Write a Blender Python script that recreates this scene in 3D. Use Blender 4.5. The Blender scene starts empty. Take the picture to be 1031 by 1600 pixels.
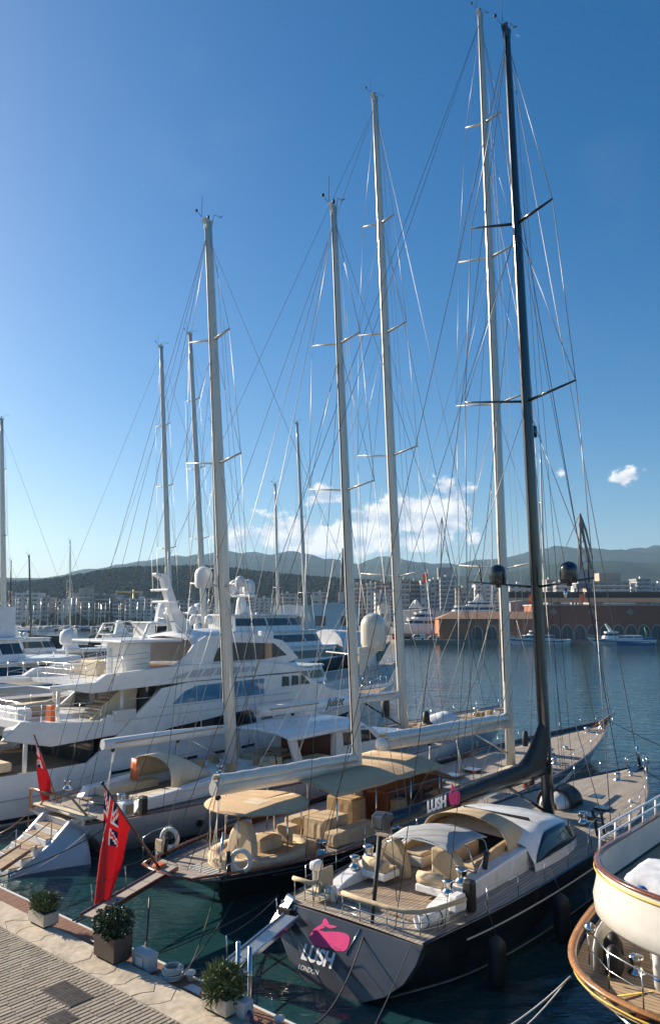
import bpy, math, random
from mathutils import Vector, Matrix
from mathutils import noise as mnoise
R = math.radians
random.seed(7)
scene = bpy.context.scene
COL = scene.collection
A = math.atan2(.647, .763)                    # heading of the moored boats, measured from +Y towards +X
CA, SA = math.cos(A), math.sin(A)

# ---------------------------------------------------------------- camera
cam_d = bpy.data.cameras.new('camera'); cam = bpy.data.objects.new('camera', cam_d); COL.objects.link(cam)
cam.location = (0, 0, 11); cam.rotation_euler = (R(90) + math.atan(158/1200), 0, 0)
cam_d.sensor_fit = 'VERTICAL'; cam_d.sensor_height = 36; cam_d.lens = 36*1200/1600
cam_d.clip_start = .1; cam_d.clip_end = 30000
scene.camera = cam

# ---------------------------------------------------------------- sky, sun, exposure
SUN_EL = R(24); OFF = R(10)
to_sun = Vector((-CA*math.cos(OFF) - SA*math.sin(OFF), SA*math.cos(OFF) - CA*math.sin(OFF), 0))
to_sun = (to_sun*math.cos(SUN_EL) + Vector((0, 0, math.sin(SUN_EL)))).normalized()
world = bpy.data.worlds.new('World'); scene.world = world; world.use_nodes = True
nt = world.node_tree; nt.nodes.clear()
def N(tree, typ, **kw):
    n = tree.nodes.new(typ)
    for k, v in kw.items():
        if k == 'ins':
            for a, b in v.items():
                if hasattr(b, 'is_linked'): tree.links.new(b, n.inputs[a])
                else: n.inputs[a].default_value = b
        else: setattr(n, k, v)
    return n
def M2(tree, op, a, b=None, c=None, clamp=False):
    n = tree.nodes.new('ShaderNodeMath'); n.operation = op; n.use_clamp = clamp
    for i, x in enumerate((a, b, c)):
        if x is None: continue
        if hasattr(x, 'is_linked'): tree.links.new(x, n.inputs[i])
        else: n.inputs[i].default_value = x
    return n.outputs[0]
sky = N(nt, 'ShaderNodeTexSky', sky_type='NISHITA', sun_disc=False, sun_elevation=SUN_EL,
        sun_rotation=math.atan2(to_sun.x, to_sun.y), altitude=0, air_density=1.0, dust_density=1.1, ozone_density=3.0)
tc = N(nt, 'ShaderNodeTexCoord')
sep = N(nt, 'ShaderNodeSeparateXYZ', ins={0: tc.outputs['Generated']})
az = M2(nt, 'ARCTAN2', sep.outputs[0], sep.outputs[1])
el = M2(nt, 'ARCSINE', sep.outputs[2])
comb = N(nt, 'ShaderNodeCombineXYZ', ins={0: az, 1: M2(nt, 'MULTIPLY', el, 1.25), 2: 3.7})
n1 = N(nt, 'ShaderNodeTexNoise', noise_dimensions='3D', ins={'Vector': comb.outputs[0], 'Scale': 17.0, 'Detail': 9.0, 'Roughness': .62})
n2 = N(nt, 'ShaderNodeTexNoise', noise_dimensions='3D', ins={'Vector': comb.outputs[0], 'Scale': 3.1, 'Detail': 2.0, 'Roughness': .5})
def blob(a0, e0, ra, re, amp=1.0):
    da = M2(nt, 'DIVIDE', M2(nt, 'SUBTRACT', az, a0), ra); de = M2(nt, 'DIVIDE', M2(nt, 'SUBTRACT', el, e0), re)
    d = M2(nt, 'SQRT', M2(nt, 'ADD', M2(nt, 'MULTIPLY', da, da), M2(nt, 'MULTIPLY', de, de)))
    return M2(nt, 'MULTIPLY', M2(nt, 'SUBTRACT', 1.0, d), amp)
blobs = [blob(.13, .125, .075, .046, 1.7), blob(.06, .113, .09, .04, 1.6), blob(-.03, .098, .15, .028, 1.8), blob(.09, .092, .14, .022, 1.5), blob(-.015, .148, .04, .016, .8),
         blob(-.085, .13, .03, .014, .55), blob(.365, .163, .035, .013, .75), blob(.30, .172, .018, .010, .7),
         # the same kind of low fair-weather clouds elsewhere round the horizon
         blob(.95, .11, .14, .05), blob(1.5, .09, .2, .04), blob(2.3, .12, .16, .05), blob(-1.3, .1, .2, .04), blob(-2.2, .12, .18, .05), blob(3.0, .1, .15, .04)]
m = blobs[0]
for b in blobs[1:]: m = M2(nt, 'MAXIMUM', m, b)
dens = M2(nt, 'ADD', M2(nt, 'MAXIMUM', m, -.6), M2(nt, 'MULTIPLY', M2(nt, 'SUBTRACT', n1.outputs[0], .56), 4.2))
cov = N(nt, 'ShaderNodeMapRange', interpolation_type='SMOOTHSTEP', ins={0: dens, 1: .05, 2: .42, 3: 0.0, 4: .97}).outputs[0]
# self-shading of a cloud: thick cores with cloud above them are greyer
comb2 = N(nt, 'ShaderNodeCombineXYZ', ins={0: M2(nt, 'SUBTRACT', az, .01), 1: M2(nt, 'MULTIPLY', M2(nt, 'ADD', el, .012), 1.25), 2: 3.7})
n3 = N(nt, 'ShaderNodeTexNoise', noise_dimensions='3D', ins={'Vector': comb2.outputs[0], 'Scale': 17.0, 'Detail': 5.0, 'Roughness': .55})
lit = N(nt, 'ShaderNodeMapRange', ins={0: M2(nt, 'SUBTRACT', n1.outputs[0], n3.outputs[0]), 1: -.10, 2: .07, 3: .12, 4: 1.0}).outputs[0]
ccol = N(nt, 'ShaderNodeMix', data_type='RGBA', ins={0: lit, 6: (3.4, 4.2, 5.4, 1), 7: (8.8, 8.6, 8.2, 1)})
wisp = N(nt, 'ShaderNodeMapRange', interpolation_type='SMOOTHSTEP', ins={0: n2.outputs[0], 1: .62, 2: .85, 3: 0.0, 4: .03}).outputs[0]
cv = M2(nt, 'MAXIMUM', cov, wisp)
hue = N(nt, 'ShaderNodeHueSaturation', ins={'Saturation': 1.46, 'Value': 1.0, 'Color': sky.outputs[0]})
mix = N(nt, 'ShaderNodeMix', data_type='RGBA', ins={0: cv, 6: hue.outputs[0], 7: ccol.outputs[2]})
bg = N(nt, 'ShaderNodeBackground', ins={'Color': mix.outputs[2], 'Strength': .064})
out = N(nt, 'ShaderNodeOutputWorld', ins={0: bg.outputs[0]})
sd = bpy.data.lights.new('sun', 'SUN'); sd.energy = 5.0; sd.angle = R(.53); sd.color = (1, .87, .70)
sun = bpy.data.objects.new('sun', sd); COL.objects.link(sun)
sun.rotation_euler = to_sun.to_track_quat('Z', 'Y').to_euler(); sun.location = to_sun*200
scene.view_settings.view_transform = 'Standard'; scene.view_settings.look = 'None'
scene.view_settings.exposure = 1.02; scene.view_settings.gamma = 1.0
scene.cycles.volume_bounces = 1; scene.cycles.max_bounces = 8
try: scene.cycles.use_denoising = True
except Exception: pass

# ---------------------------------------------------------------- materials
def mat(name, col, rough=.5, metal=0.0, var=.12, scale=4.0, bump=0.0, bscale=30.0, spec=.5, coat=0.0, trans=0.0, stretch=None, crough=.05, tl=0.0):
    m = bpy.data.materials.new(name); m.use_nodes = True; t = m.node_tree; p = t.nodes['Principled BSDF']
    c = N(t, 'ShaderNodeTexCoord'); vec = c.outputs['Object']
    if stretch: vec = N(t, 'ShaderNodeMapping', ins={0: vec, 3: stretch}).outputs[0]
    n = N(t, 'ShaderNodeTexNoise', ins={'Vector': vec, 'Scale': scale, 'Detail': 5.0, 'Roughness': .6})
    mr = N(t, 'ShaderNodeMapRange', ins={0: n.outputs[0], 1: .25, 2: .75, 3: 1 - var, 4: 1 + var})
    hs = N(t, 'ShaderNodeHueSaturation', ins={'Value': mr.outputs[0], 'Color': (*col, 1)})
    t.links.new(hs.outputs[0], p.inputs['Base Color'])
    p.inputs['Roughness'].default_value = rough; p.inputs['Metallic'].default_value = metal
    p.inputs['Specular IOR Level'].default_value = spec; p.inputs['Coat Weight'].default_value = coat
    p.inputs['Coat Roughness'].default_value = crough; p.inputs['Transmission Weight'].default_value = trans
    if rough > .12:
        rr = N(t, 'ShaderNodeMapRange', ins={0: n.outputs[0], 1: .2, 2: .8, 3: rough*.8, 4: min(1, rough*1.2)}); t.links.new(rr.outputs[0], p.inputs['Roughness'])
    if tl:   # thin cloth lets light through
        tb = N(t, 'ShaderNodeBsdfTranslucent', ins={'Color': hs.outputs[0]}); ms = N(t, 'ShaderNodeMixShader', ins={0: tl, 1: p.outputs[0], 2: tb.outputs[0]}); t.links.new(ms.outputs[0], t.nodes['Material Output'].inputs[0])
    if bump:
        n2 = N(t, 'ShaderNodeTexNoise', ins={'Vector': vec, 'Scale': bscale, 'Detail': 4.0})
        b = N(t, 'ShaderNodeBump', ins={'Strength': bump, 'Distance': .02, 'Height': n2.outputs[0]}); t.links.new(b.outputs[0], p.inputs['Normal'])
    return m
def planked(name, col, seam, width, axis=1, rough=.6, duty=.1, var=.25):
    """boards too narrow to pick apart: colour per board and dark seams"""
    m = mat(name, col, rough, var=.1, scale=2.0); t = m.node_tree; p = t.nodes['Principled BSDF']
    c = N(t, 'ShaderNodeTexCoord'); s = N(t, 'ShaderNodeSeparateXYZ', ins={0: c.outputs['Object']})
    q = M2(t, 'DIVIDE', s.outputs[axis], width); fr = M2(t, 'FRACT', q); fl = M2(t, 'FLOOR', q)
    wn = N(t, 'ShaderNodeTexWhiteNoise', noise_dimensions='1D', ins={'W': fl})
    hs0 = p.inputs['Base Color'].links[0].from_socket
    bri = N(t, 'ShaderNodeMapRange', ins={0: wn.outputs[0], 3: 1 - var, 4: 1 + var})
    gr = N(t, 'ShaderNodeTexNoise', ins={'Vector': N(t, 'ShaderNodeMapping', ins={0: c.outputs['Object'], 3: (1.2, 12, 4) if axis == 1 else (12, 1.2, 4)}).outputs[0], 'Scale': 1.5, 'Detail': 6.0})
    b2 = M2(t, 'MULTIPLY', bri.outputs[0], N(t, 'ShaderNodeMapRange', ins={0: gr.outputs[0], 1: .25, 2: .75, 3: .72, 4: 1.25}).outputs[0])
    h2 = N(t, 'ShaderNodeHueSaturation', ins={'Value': b2, 'Color': hs0})
    mx = N(t, 'ShaderNodeMix', data_type='RGBA', ins={0: M2(t, 'LESS_THAN', fr, duty), 6: h2.outputs[0], 7: (*seam, 1)})
    t.links.new(mx.outputs[2], p.inputs['Base Color'])
    return m
white = mat('white_gelcoat', (.74, .74, .73), .28, var=.05, scale=.8, coat=.3)
offwhite = mat('aged_white_paint', (.62, .61, .57), .4, var=.1, scale=1.5)
lightgrey = mat('light_grey_paint', (.42, .44, .46), .4, var=.08)
mastw = mat('mast_white_paint', (.62, .59, .52), .3, var=.06, scale=1.5, coat=1.0, crough=.13)
mastb = mat('mast_black_carbon', (.012, .013, .017), .22, var=.2, coat=.8, crough=.13)
black = mat('black_hull_paint', (.008, .009, .012), .16, var=.2, scale=.6, coat=.5)
transomgrey = mat('satin_charcoal_paint', (.036, .039, .048), .3, var=.2, scale=.9, coat=.5)
navy = mat('navy_hull_paint', (.012, .018, .04), .15, var=.15, scale=.6, coat=.5)
palehull = mat('pale_grey_hull_paint', (.60, .61, .62), .25, var=.05, scale=.6, coat=.4)
teak = planked('teak_deck', (.34, .26, .185), (.07, .055, .045), .14, 1, .7, .16, .14)
teakgrey = planked('weathered_teak_deck', (.36, .31, .255), (.09, .08, .07), .14, 1, .75, .16, .12)
teakx = planked('teak_crosswise', (.38, .28, .18), (.09, .06, .04), .14, 0, .7, .14, .14)
varnish = mat('varnished_mahogany', (.16, .045, .018), .2, var=.35, scale=3, coat=.6, stretch=(.5, 6, 6))
varnl = mat('varnished_teak_rail', (.36, .17, .06), .25, var=.3, scale=3, coat=.5, stretch=(.6, 5, 5))
canvas = mat('tan_canvas', (.50, .395, .26), .9, var=.18, scale=2.6, bump=1.0, bscale=3.5)
canvasd = mat('dark_tan_canvas', (.40, .28, .15), .9, var=.2, scale=2, bump=.6, bscale=6)
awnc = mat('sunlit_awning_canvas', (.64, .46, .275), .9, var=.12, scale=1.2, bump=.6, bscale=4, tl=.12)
creamc = mat('cream_canvas', (.62, .53, .38), .9, var=.12, scale=2, bump=.4, bscale=8)
greycan = mat('grey_canvas', (.33, .345, .36), .85, var=.1, scale=2, bump=.3)
whitecan = mat('white_tarpaulin', (.66, .67, .68), .7, var=.1, scale=1.5, bump=.8, bscale=3)
blackcan = mat('black_sailcloth', (.012, .012, .013), .55, var=.3, scale=2, bump=.8, bscale=5)
steel = mat('polished_steel', (.62, .62, .62), .16, 1.0, var=.08)
wire = mat('rigging_wire', (.30, .30, .31), .45, .5, var=.1)
wired = mat('dark_rigging_rope', (.03, .03, .034), .7, var=.3)
ropew = mat('white_rope', (.58, .56, .5), .85, var=.2, scale=20)
glassd = mat('dark_glass', (.012, .016, .02), .05, var=.1, spec=.8)
glassb = mat('blue_tinted_glass', (.05, .20, .34), .06, var=.25, scale=1.2, spec=.8)
rubber = mat('black_rubber', (.014, .014, .015), .55, var=.3, bump=.3)
red = mat('red_flag_cloth', (.72, .04, .04), .8, var=.12, scale=3, tl=.4)
flagn = mat('navy_flag_cloth', (.02, .025, .09), .8, tl=.35)
flagw = mat('white_flag_cloth', (.75, .73, .7), .8, tl=.35)
flago = mat('orange_flag_cloth', (.6, .2, .05), .8, tl=.35)
pink = mat('pink_vinyl', (.72, .03, .19), .45, var=.05)
vinyl = mat('white_vinyl', (.8, .8, .8), .4, var=.03)
orange = mat('orange_plastic', (.6, .13, .03), .5)
yellow = mat('yellow_trim_paint', (.68, .46, .07), .4, var=.1)
bluep = mat('blue_paint', (.03, .12, .35), .5)
greenp = mat('green_paint', (.03, .2, .1), .6)
leaf1 = mat('oleander_leaf', (.075, .115, .035), .5, var=.45, scale=9)
leaf2 = mat('dark_glossy_leaf', (.02, .045, .016), .3, var=.5, scale=9)
leaf3 = mat('pine_foliage', (.020, .030, .014), .9, var=.5, scale=.08, spec=0)
bark = mat('bark', (.1, .07, .05), .9, var=.3, bump=.6)
soil = mat('soil', (.05, .035, .025), .95, var=.4)
darkmet = mat('dark_metal', (.035, .036, .04), .5, .6, var=.2)

# ---------------------------------------------------------------- mesh helpers
def W(u, v, z=0.0):
    """harbour frame (u along the quay, v out from it) to world"""
    return Vector((u*CA + v*SA, -u*SA + v*CA, z))
def V3(p): return Vector(p)
def cr(pts):
    """smooth 1-D interpolation through (t, value) pairs"""
    def f(t):
        if t <= pts[0][0]: return pts[0][1]
        if t >= pts[-1][0]: return pts[-1][1]
        for i in range(len(pts) - 1):
            if t <= pts[i+1][0]: break
        (t1, a), (t2, b) = pts[i], pts[i+1]
        ma = (b - pts[i-1][1])/(t2 - pts[i-1][0]) if i > 0 else (b - a)/(t2 - t1)
        mb = (pts[i+2][1] - a)/(pts[i+2][0] - t1) if i + 2 < len(pts) else (b - a)/(t2 - t1)
        d = t2 - t1; s = (t - t1)/d
        return (2*s**3 - 3*s*s + 1)*a + (s**3 - 2*s*s + s)*d*ma + (-2*s**3 + 3*s*s)*b + (s**3 - s*s)*d*mb
    return f
class MB:
    def __init__(s): s.v = []; s.f = []; s.sm = []; s.mi = []
    def add(s, vs, fs, sm=False, mi=0):
        b = len(s.v); s.v += [tuple(x) for x in vs]
        for f in fs: s.f.append([b + i for i in f]); s.sm.append(sm); s.mi.append(mi)
        return s
    def hexa(s, p, mi=0):
        return s.add(p, [(3, 2, 1, 0), (4, 5, 6, 7), (0, 1, 5, 4), (1, 2, 6, 5), (2, 3, 7, 6), (3, 0, 4, 7)], False, mi)
    def box(s, x0, x1, y0, y1, z0, z1, mi=0):
        return s.hexa([(x0, y0, z0), (x1, y0, z0), (x1, y1, z0), (x0, y1, z0), (x0, y0, z1), (x1, y0, z1), (x1, y1, z1), (x0, y1, z1)], mi)
    def tube(s, pts, r, n=6, closed=False, sm=True, rb=None, up=None):
        """tube along pts; r radius or list; rb second radius (elliptical) along 'up'"""
        pts = [V3(p) for p in pts]; k = len(pts); rs = r if isinstance(r, (list, tuple)) else [r]*k
        vs = []; prev = None
        for i, p in enumerate(pts):
            a = pts[i-1] if (i > 0 or closed) else p; b = pts[(i+1) % k] if (i < k-1 or closed) else p
            d = (b - a)
            d = d.normalized() if d.length > 1e-9 else V3((0, 0, 1))
            if up is not None: x = V3(up)
            elif prev is not None: x = prev
            else: x = V3((0, 0, 1)) if abs(d.z) < .9 else V3((1, 0, 0))
            x = x - d*x.dot(d)
            x = x.normalized() if x.length > 1e-6 else d.orthogonal().normalized()
            prev = x; y = d.cross(x)
            q = rb[i] if isinstance(rb, (list, tuple)) else (rb if rb else rs[i])
            for j in range(n):
                t = 2*math.pi*j/n; vs.append(p + x*(math.cos(t)*q) + y*(math.sin(t)*rs[i]))
        fs = []
        for i in range(k if closed else k-1):
            for j in range(n):
                a = i*n + j; b = i*n + (j+1) % n; c = ((i+1) % k)*n + (j+1) % n; d = ((i+1) % k)*n + j
                fs.append((a, b, c, d))
        s.add(vs, fs, sm)
        if not closed:
            b = len(s.v) - len(vs)
            s.f.append([b + j for j in range(n)][::-1]); s.sm.append(False); s.mi.append(0)
            s.f.append([b + (k-1)*n + j for j in range(n)]); s.sm.append(False); s.mi.append(0)
        return s
    def loft(s, rings, closed=True, caps=True, sm=True, mi=0):
        n = len(rings[0]); vs = [p for r in rings for p in r]; fs = []
        for i in range(len(rings) - 1):
            for j in range(n if closed else n-1):
                fs.append((i*n + j, i*n + (j+1) % n, (i+1)*n + (j+1) % n, (i+1)*n + j))
        b = len(s.v); s.add(vs, fs, sm, mi)
        if caps:
            s.f.append([b + j for j in range(n)][::-1]); s.sm.append(False); s.mi.append(mi)
            s.f.append([b + (len(rings)-1)*n + j for j in range(n)]); s.sm.append(False); s.mi.append(mi)
        return s
    def lathe(s, prof, c=(0, 0, 0), n=16, sm=True, axis='z', ang=2*math.pi):
        rings = []
        for i in range(n):
            t = ang*i/n; ring = []
            for r, h in prof:
                if axis == 'z': ring.append((c[0] + r*math.cos(t), c[1] + r*math.sin(t), c[2] + h))
                elif axis == 'x': ring.append((c[0] + h, c[1] + r*math.cos(t), c[2] + r*math.sin(t)))
                else: ring.append((c[0] + r*math.sin(t), c[1] + h, c[2] + r*math.cos(t)))
            rings.append(ring)
        k = len(prof); vs = [p for r in rings for p in r]; fs = []
        for i in range(n):
            for j in range(k-1): fs.append((i*k + j, ((i+1) % n)*k + j, ((i+1) % n)*k + j + 1, i*k + j + 1))
        return s.add(vs, fs, sm)
    def prism(s, poly, a, b, plane='xy', mi=0, sm=False):
        """extrude a 2-D outline: plane 'xy' along z, 'xz' along y, 'yz' along x"""
        def P(q, h):
            if plane == 'xy': return (q[0], q[1], h)
            if plane == 'xz': return (q[0], h, q[1])
            return (h, q[0], q[1])
        n = len(poly); b0 = len(s.v)
        s.add([P(q, a) for q in poly] + [P(q, b) for q in poly], [(i, (i+1) % n, n + (i+1) % n, n + i) for i in range(n)], sm, mi)
        s.f.append([b0 + i for i in range(n)][::-1]); s.sm.append(False); s.mi.append(mi)
        s.f.append([b0 + n + i for i in range(n)]); s.sm.append(False); s.mi.append(mi)
        return s
    def grid(s, fn, nu, nv, sm=True, mi=None):
        vs = [fn(i/nu, j/nv) for i in range(nu+1) for j in range(nv+1)]
        b = len(s.v); s.v += [tuple(p) for p in vs]
        for i in range(nu):
            for j in range(nv):
                k = i*(nv+1) + j; s.f.append([b+k, b+k+nv+1, b+k+nv+2, b+k+1]); s.sm.append(sm)
                s.mi.append(mi((i+.5)/nu, (j+.5)/nv) if mi else 0)
        return s
    def mesh(s, name, mats):
        me = bpy.data.meshes.new(name); me.from_pydata(s.v, [], s.f)
        me.polygons.foreach_set('use_smooth', s.sm); me.polygons.foreach_set('material_index', s.mi)
        for m in (mats if isinstance(mats, (list, tuple)) else [mats]): me.materials.append(m)
        me.update(); return me
    def go(s, name, mats, par=None, loc=None, rz=0, bev=0, solid=0, **tags):
        return link(name, s.mesh(name, mats), par, loc, rz, bev, solid, **tags)
def link(name, me, par=None, loc=None, rz=0, bev=0, solid=0, **tags):
    o = bpy.data.objects.new(name, me); COL.objects.link(o)
    if par is not None: o.parent = par
    if loc is not None: o.location = loc
    if rz: o.rotation_euler.z = rz
    if solid:
        sm = o.modifiers.new('solid', 'SOLIDIFY'); sm.thickness = solid; sm.offset = 0
    if bev:
        bm = o.modifiers.new('bevel', 'BEVEL'); bm.width = bev; bm.segments = 2; bm.limit_method = 'ANGLE'; bm.angle_limit = R(40)
    for k, v in tags.items(): o[k] = v
    return o
def thing(name, label, cat, loc=(0, 0, 0), rz=0, group=None):
    o = bpy.data.objects.new(name, None); COL.objects.link(o); o.location = loc; o.rotation_euler.z = rz
    o.empty_display_size = .3; o['label'] = label; o['category'] = cat
    if group: o['group'] = group
    return o
def copy_tree(o, par=None):
    c = o.copy(); COL.objects.link(c); c.parent = par
    for ch in o.children: copy_tree(ch, c)
    return c
BOAT = R(90) - A                                # rotation of a boat whose local +x points away from the quay
def boat(name, label, cat, u, v, group=None, rot=0): return thing(name, label, cat, W(u, v, 0), BOAT + rot, group)
def qthing(name, label, cat, u, v, z, group=None, rot=0): return thing(name, label, cat, W(u, v, z), -A + rot, group)
def cyl(name, a, b, r, m, par, n=6, **k): return MB().tube([a, b], r, n).go(name, m, par, **k)
def line(name, a, b, par, m=None, r=.013, sag=0, **k):
    a, b = V3(a), V3(b); n = 8 if sag else 1
    pts = [a.lerp(b, i/n) - V3((0, 0, sag*4*(i/n)*(1 - i/n))) for i in range(n+1)]
    return MB().tube(pts, r, 5).go(name, m or wire, par, **k)
def text_mesh(body, size, m, par, mtx, ext=.004, shear=0.0, sx=1.0, name='lettering', space=1.0, offset=0.0):
    cu = bpy.data.curves.new(name, 'FONT'); cu.body = body; cu.size = size; cu.extrude = ext; cu.shear = shear; cu.space_character = space
    cu.align_x = 'CENTER'; cu.offset = offset; cu.resolution_u = 3
    o = bpy.data.objects.new(name, cu); COL.objects.link(o)
    dg = bpy.context.evaluated_depsgraph_get(); me = bpy.data.meshes.new_from_object(o.evaluated_get(dg)); bpy.data.objects.remove(o)
    me.materials.clear(); me.materials.append(m)
    for v in me.vertices: v.co.x *= sx
    t = link(name, me, par); t.matrix_local = mtx; return t
def frame(o, x, y):
    """matrix with origin o, x and y directions"""
    x = V3(x).normalized(); y = (V3(y) - x*V3(y).dot(x)).normalized(); z = x.cross(y)
    return Matrix(((x.x, y.x, z.x, o[0]), (x.y, y.y, z.y, o[1]), (x.z, y.z, z.z, o[2]), (0, 0, 0, 1)))

# ================================================================ SETTING
def struct(o): o['kind'] = 'structure'; return o
def pxw(px, py, Y):
    """point at depth Y that the photograph shows at (px, py); used only to read off sizes of far things"""
    P = math.atan(158/1200); a = (px - 515.5)/1200; b = -(py - 800)/1200
    d = V3((a, math.cos(P) - b*math.sin(P), math.sin(P) + b*math.cos(P))); return V3((0, 0, 11)) + d*(Y/d.y)
# ---- water
wm = bpy.data.materials.new('harbour_water'); wm.use_nodes = True; t = wm.node_tree; p = t.nodes['Principled BSDF']
p.inputs['Roughness'].default_value = .03; p.inputs['IOR'].default_value = 1.333
c = N(t, 'ShaderNodeTexCoord')
mur = N(t, 'ShaderNodeTexNoise', ins={'Vector': c.outputs['Object'], 'Scale': .16, 'Detail': 5.0, 'Roughness': .6, 'Distortion': .8})
cr_ = N(t, 'ShaderNodeMix', data_type='RGBA', ins={0: N(t, 'ShaderNodeMapRange', ins={0: mur.outputs[0], 1: .3, 2: .75}).outputs[0], 6: (.006, .030, .036, 1), 7: (.017, .060, .064, 1)})
t.links.new(cr_.outputs[2], p.inputs['Base Color'])
mp = N(t, 'ShaderNodeMapping', ins={0: c.outputs['Object'], 2: (0, 0, R(-20)), 3: (.6, 1.5, 1)})
w1 = N(t, 'ShaderNodeTexNoise', ins={'Vector': mp.outputs[0], 'Scale': .55, 'Detail': 3.0, 'Roughness': .5, 'Distortion': .6})
w2 = N(t, 'ShaderNodeTexNoise', ins={'Vector': mp.outputs[0], 'Scale': 2.3, 'Detail': 3.0, 'Roughness': .55})
hh = M2(t, 'ADD', M2(t, 'MULTIPLY', w1.outputs[0], .34), M2(t, 'MULTIPLY', w2.outputs[0], .085))
bp = N(t, 'ShaderNodeBump', ins={'Strength': .6, 'Distance': .6, 'Height': hh}); t.links.new(bp.outputs[0], p.inputs['Normal'])
struct(MB().add([(-9000, -300, 0), (9000, -300, 0), (9000, 9000, 0), (-9000, 9000, 0)], [(0, 1, 2, 3)]).go('water', wm))

# ---- near quay: u along the edge, v across (edge at v = 14.85)
def qp(u, v, z): w = W(u, v, z); return (w.x, w.y, w.z)
stone = mat('limestone_coping', (.44, .375, .285), .9, var=.38, scale=2.2, bump=1.0, bscale=5)
conc = mat('quay_concrete', (.28, .27, .25), .9, var=.2, scale=1.2, bump=.6)
qroot = struct(MB().box(-90, 60, -40, 13.99, -3, 1.168).go('quay', conc, None, (0, 0, 0), -A))
# paving setts, about 4 px wide in the picture: real rows of narrow blocks, joined
pav = [mat('grey_paving_sett', (.31, .265, .205), .85, var=.2, scale=3, bump=.5), mat('pale_paving_sett', (.35, .305, .24), .85, var=.2, scale=3, bump=.5), mat('dark_paving_sett', (.26, .22, .17), .85, var=.2, scale=3, bump=.5)]
mb = MB(); u = -29.0; rr = random.Random(3)
while u < -9.0:
    v = 5.0 + rr.uniform(0, .3)
    while v < 12.9:
        l = rr.choice((.5, .6, .7)); v2 = min(v + l, 12.9 + .02*math.sin(u*3)); z = 1.196 + rr.uniform(-.006, .006)
        if v2 - v > .05:
            a = .122; d = .012
            mb.hexa([(u, v+.006, 1.1), (u+a, v+.006, 1.1), (u+a, v2-.006, 1.1), (u, v2-.006, 1.1), (u+d, v+.012, z), (u+a-d, v+.012, z), (u+a-d, v2-.012, z), (u+d, v2-.012, z)], rr.choice((0, 0, 0, 1, 2)))
        v += l
    u += .155
mb.go('paving_setts', pav, qroot, kind='stuff')
# coping slabs with irregular broken joints, each slab its own piece
rr = random.Random(11); us = [-31.0]
while us[-1] < -8: us.append(us[-1] + rr.uniform(1.5, 2.5))
def joint(k):
    r2 = random.Random(k*7+1); return [(us[k] + r2.uniform(-.25, .25) + (i/4 - .5)*.35*r2.choice((-1, 1)), 12.93 + i/4*1.06) for i in range(5)]
for k in range(len(us) - 1):
    a = joint(k); b = joint(k+1); g = .012; zt = 1.2 + rr.uniform(-.006, .008)
    # some slabs are cracked in two across
    pieces = [(a, b)]
    if rr.random() < .6:
        mid = [((p_[0] + q_[0])/2 + rr.uniform(-.2, .2), p_[1]) for p_, q_ in zip(a, b)]; pieces = [(a, mid), (mid, b)]
    for pa, pb in pieces:
        poly = [(x + g, y) for x, y in pa] + [(x - g, y) for x, y in pb[::-1]]
        MB().prism(poly, 1.0, zt + rr.uniform(-.004, .004)).go('coping_slab', stone, qroot, bev=.012)
# timber walkway at the water's edge: narrow boards (3 px), joined
wood = mat('reddish_decking_wood', (.20, .095, .055), .7, var=.25, scale=3, stretch=(8, 1, 8))
mb = MB(); u = -34.0
while u < -8:
    z = 1.02 + rr.uniform(-.003, .003); mb.box(u, u + .088, 14.0, 14.84, z - .03, z); u += .098
mb.go('decking_boards', wood, qroot, kind='stuff')
MB().box(-34, -8, 14.845, 14.93, .86, 1.035).go('walkway_edge_beam', offwhite, qroot, bev=.01)
MB().box(-34, -8, 13.995, 14.84, .7, .985).go('walkway_bearer', conc, qroot)
u = -33
while u < -8:
    MB().tube([(u, 14.6, -3), (u, 14.6, .7)], .14, 10).go('walkway_pile', conc, qroot); u += 3.2
# iron grates in the paving
grate = mat('rusty_grate_iron', (.10, .085, .075), .6, .5, var=.3, scale=6)
for (u0, u1, v0, v1) in ((-19.72, -18.40, 11.62, 12.24), (-18.34, -17.72, 10.86, 11.42)):
    g = MB().box(u0 - .05, u1 + .05, v0 - .05, v1 + .05, 1.15, 1.2045).go('drain_grate', grate, qroot)
    mb = MB(); x = u0
    while x < u1: mb.box(x, x + .035, v0, v1, 1.2, 1.214); x += .06
    y = v0
    while y < v1: mb.box(u0, u1, y, y + .025, 1.2, 1.211); y += .09
    mb.go('grate_bars', grate, g, kind='stuff')

# ---- far shore
land = mat('far_ground', (.22, .20, .17), .9, var=.2, scale=.02)
quayc = mat('far_quay_stone', (.20, .185, .16), .9, var=.25, scale=.3)
poly = [(-8500, 520), (-260, 505), (-70, 520), (-25, 520), (18, 300), (24, 283), (900, 283), (2500, 283), (2500, 8000), (-8500, 8000)]
struct(MB().prism(poly, -2, 1.3).go('far_shore', quayc))

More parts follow.
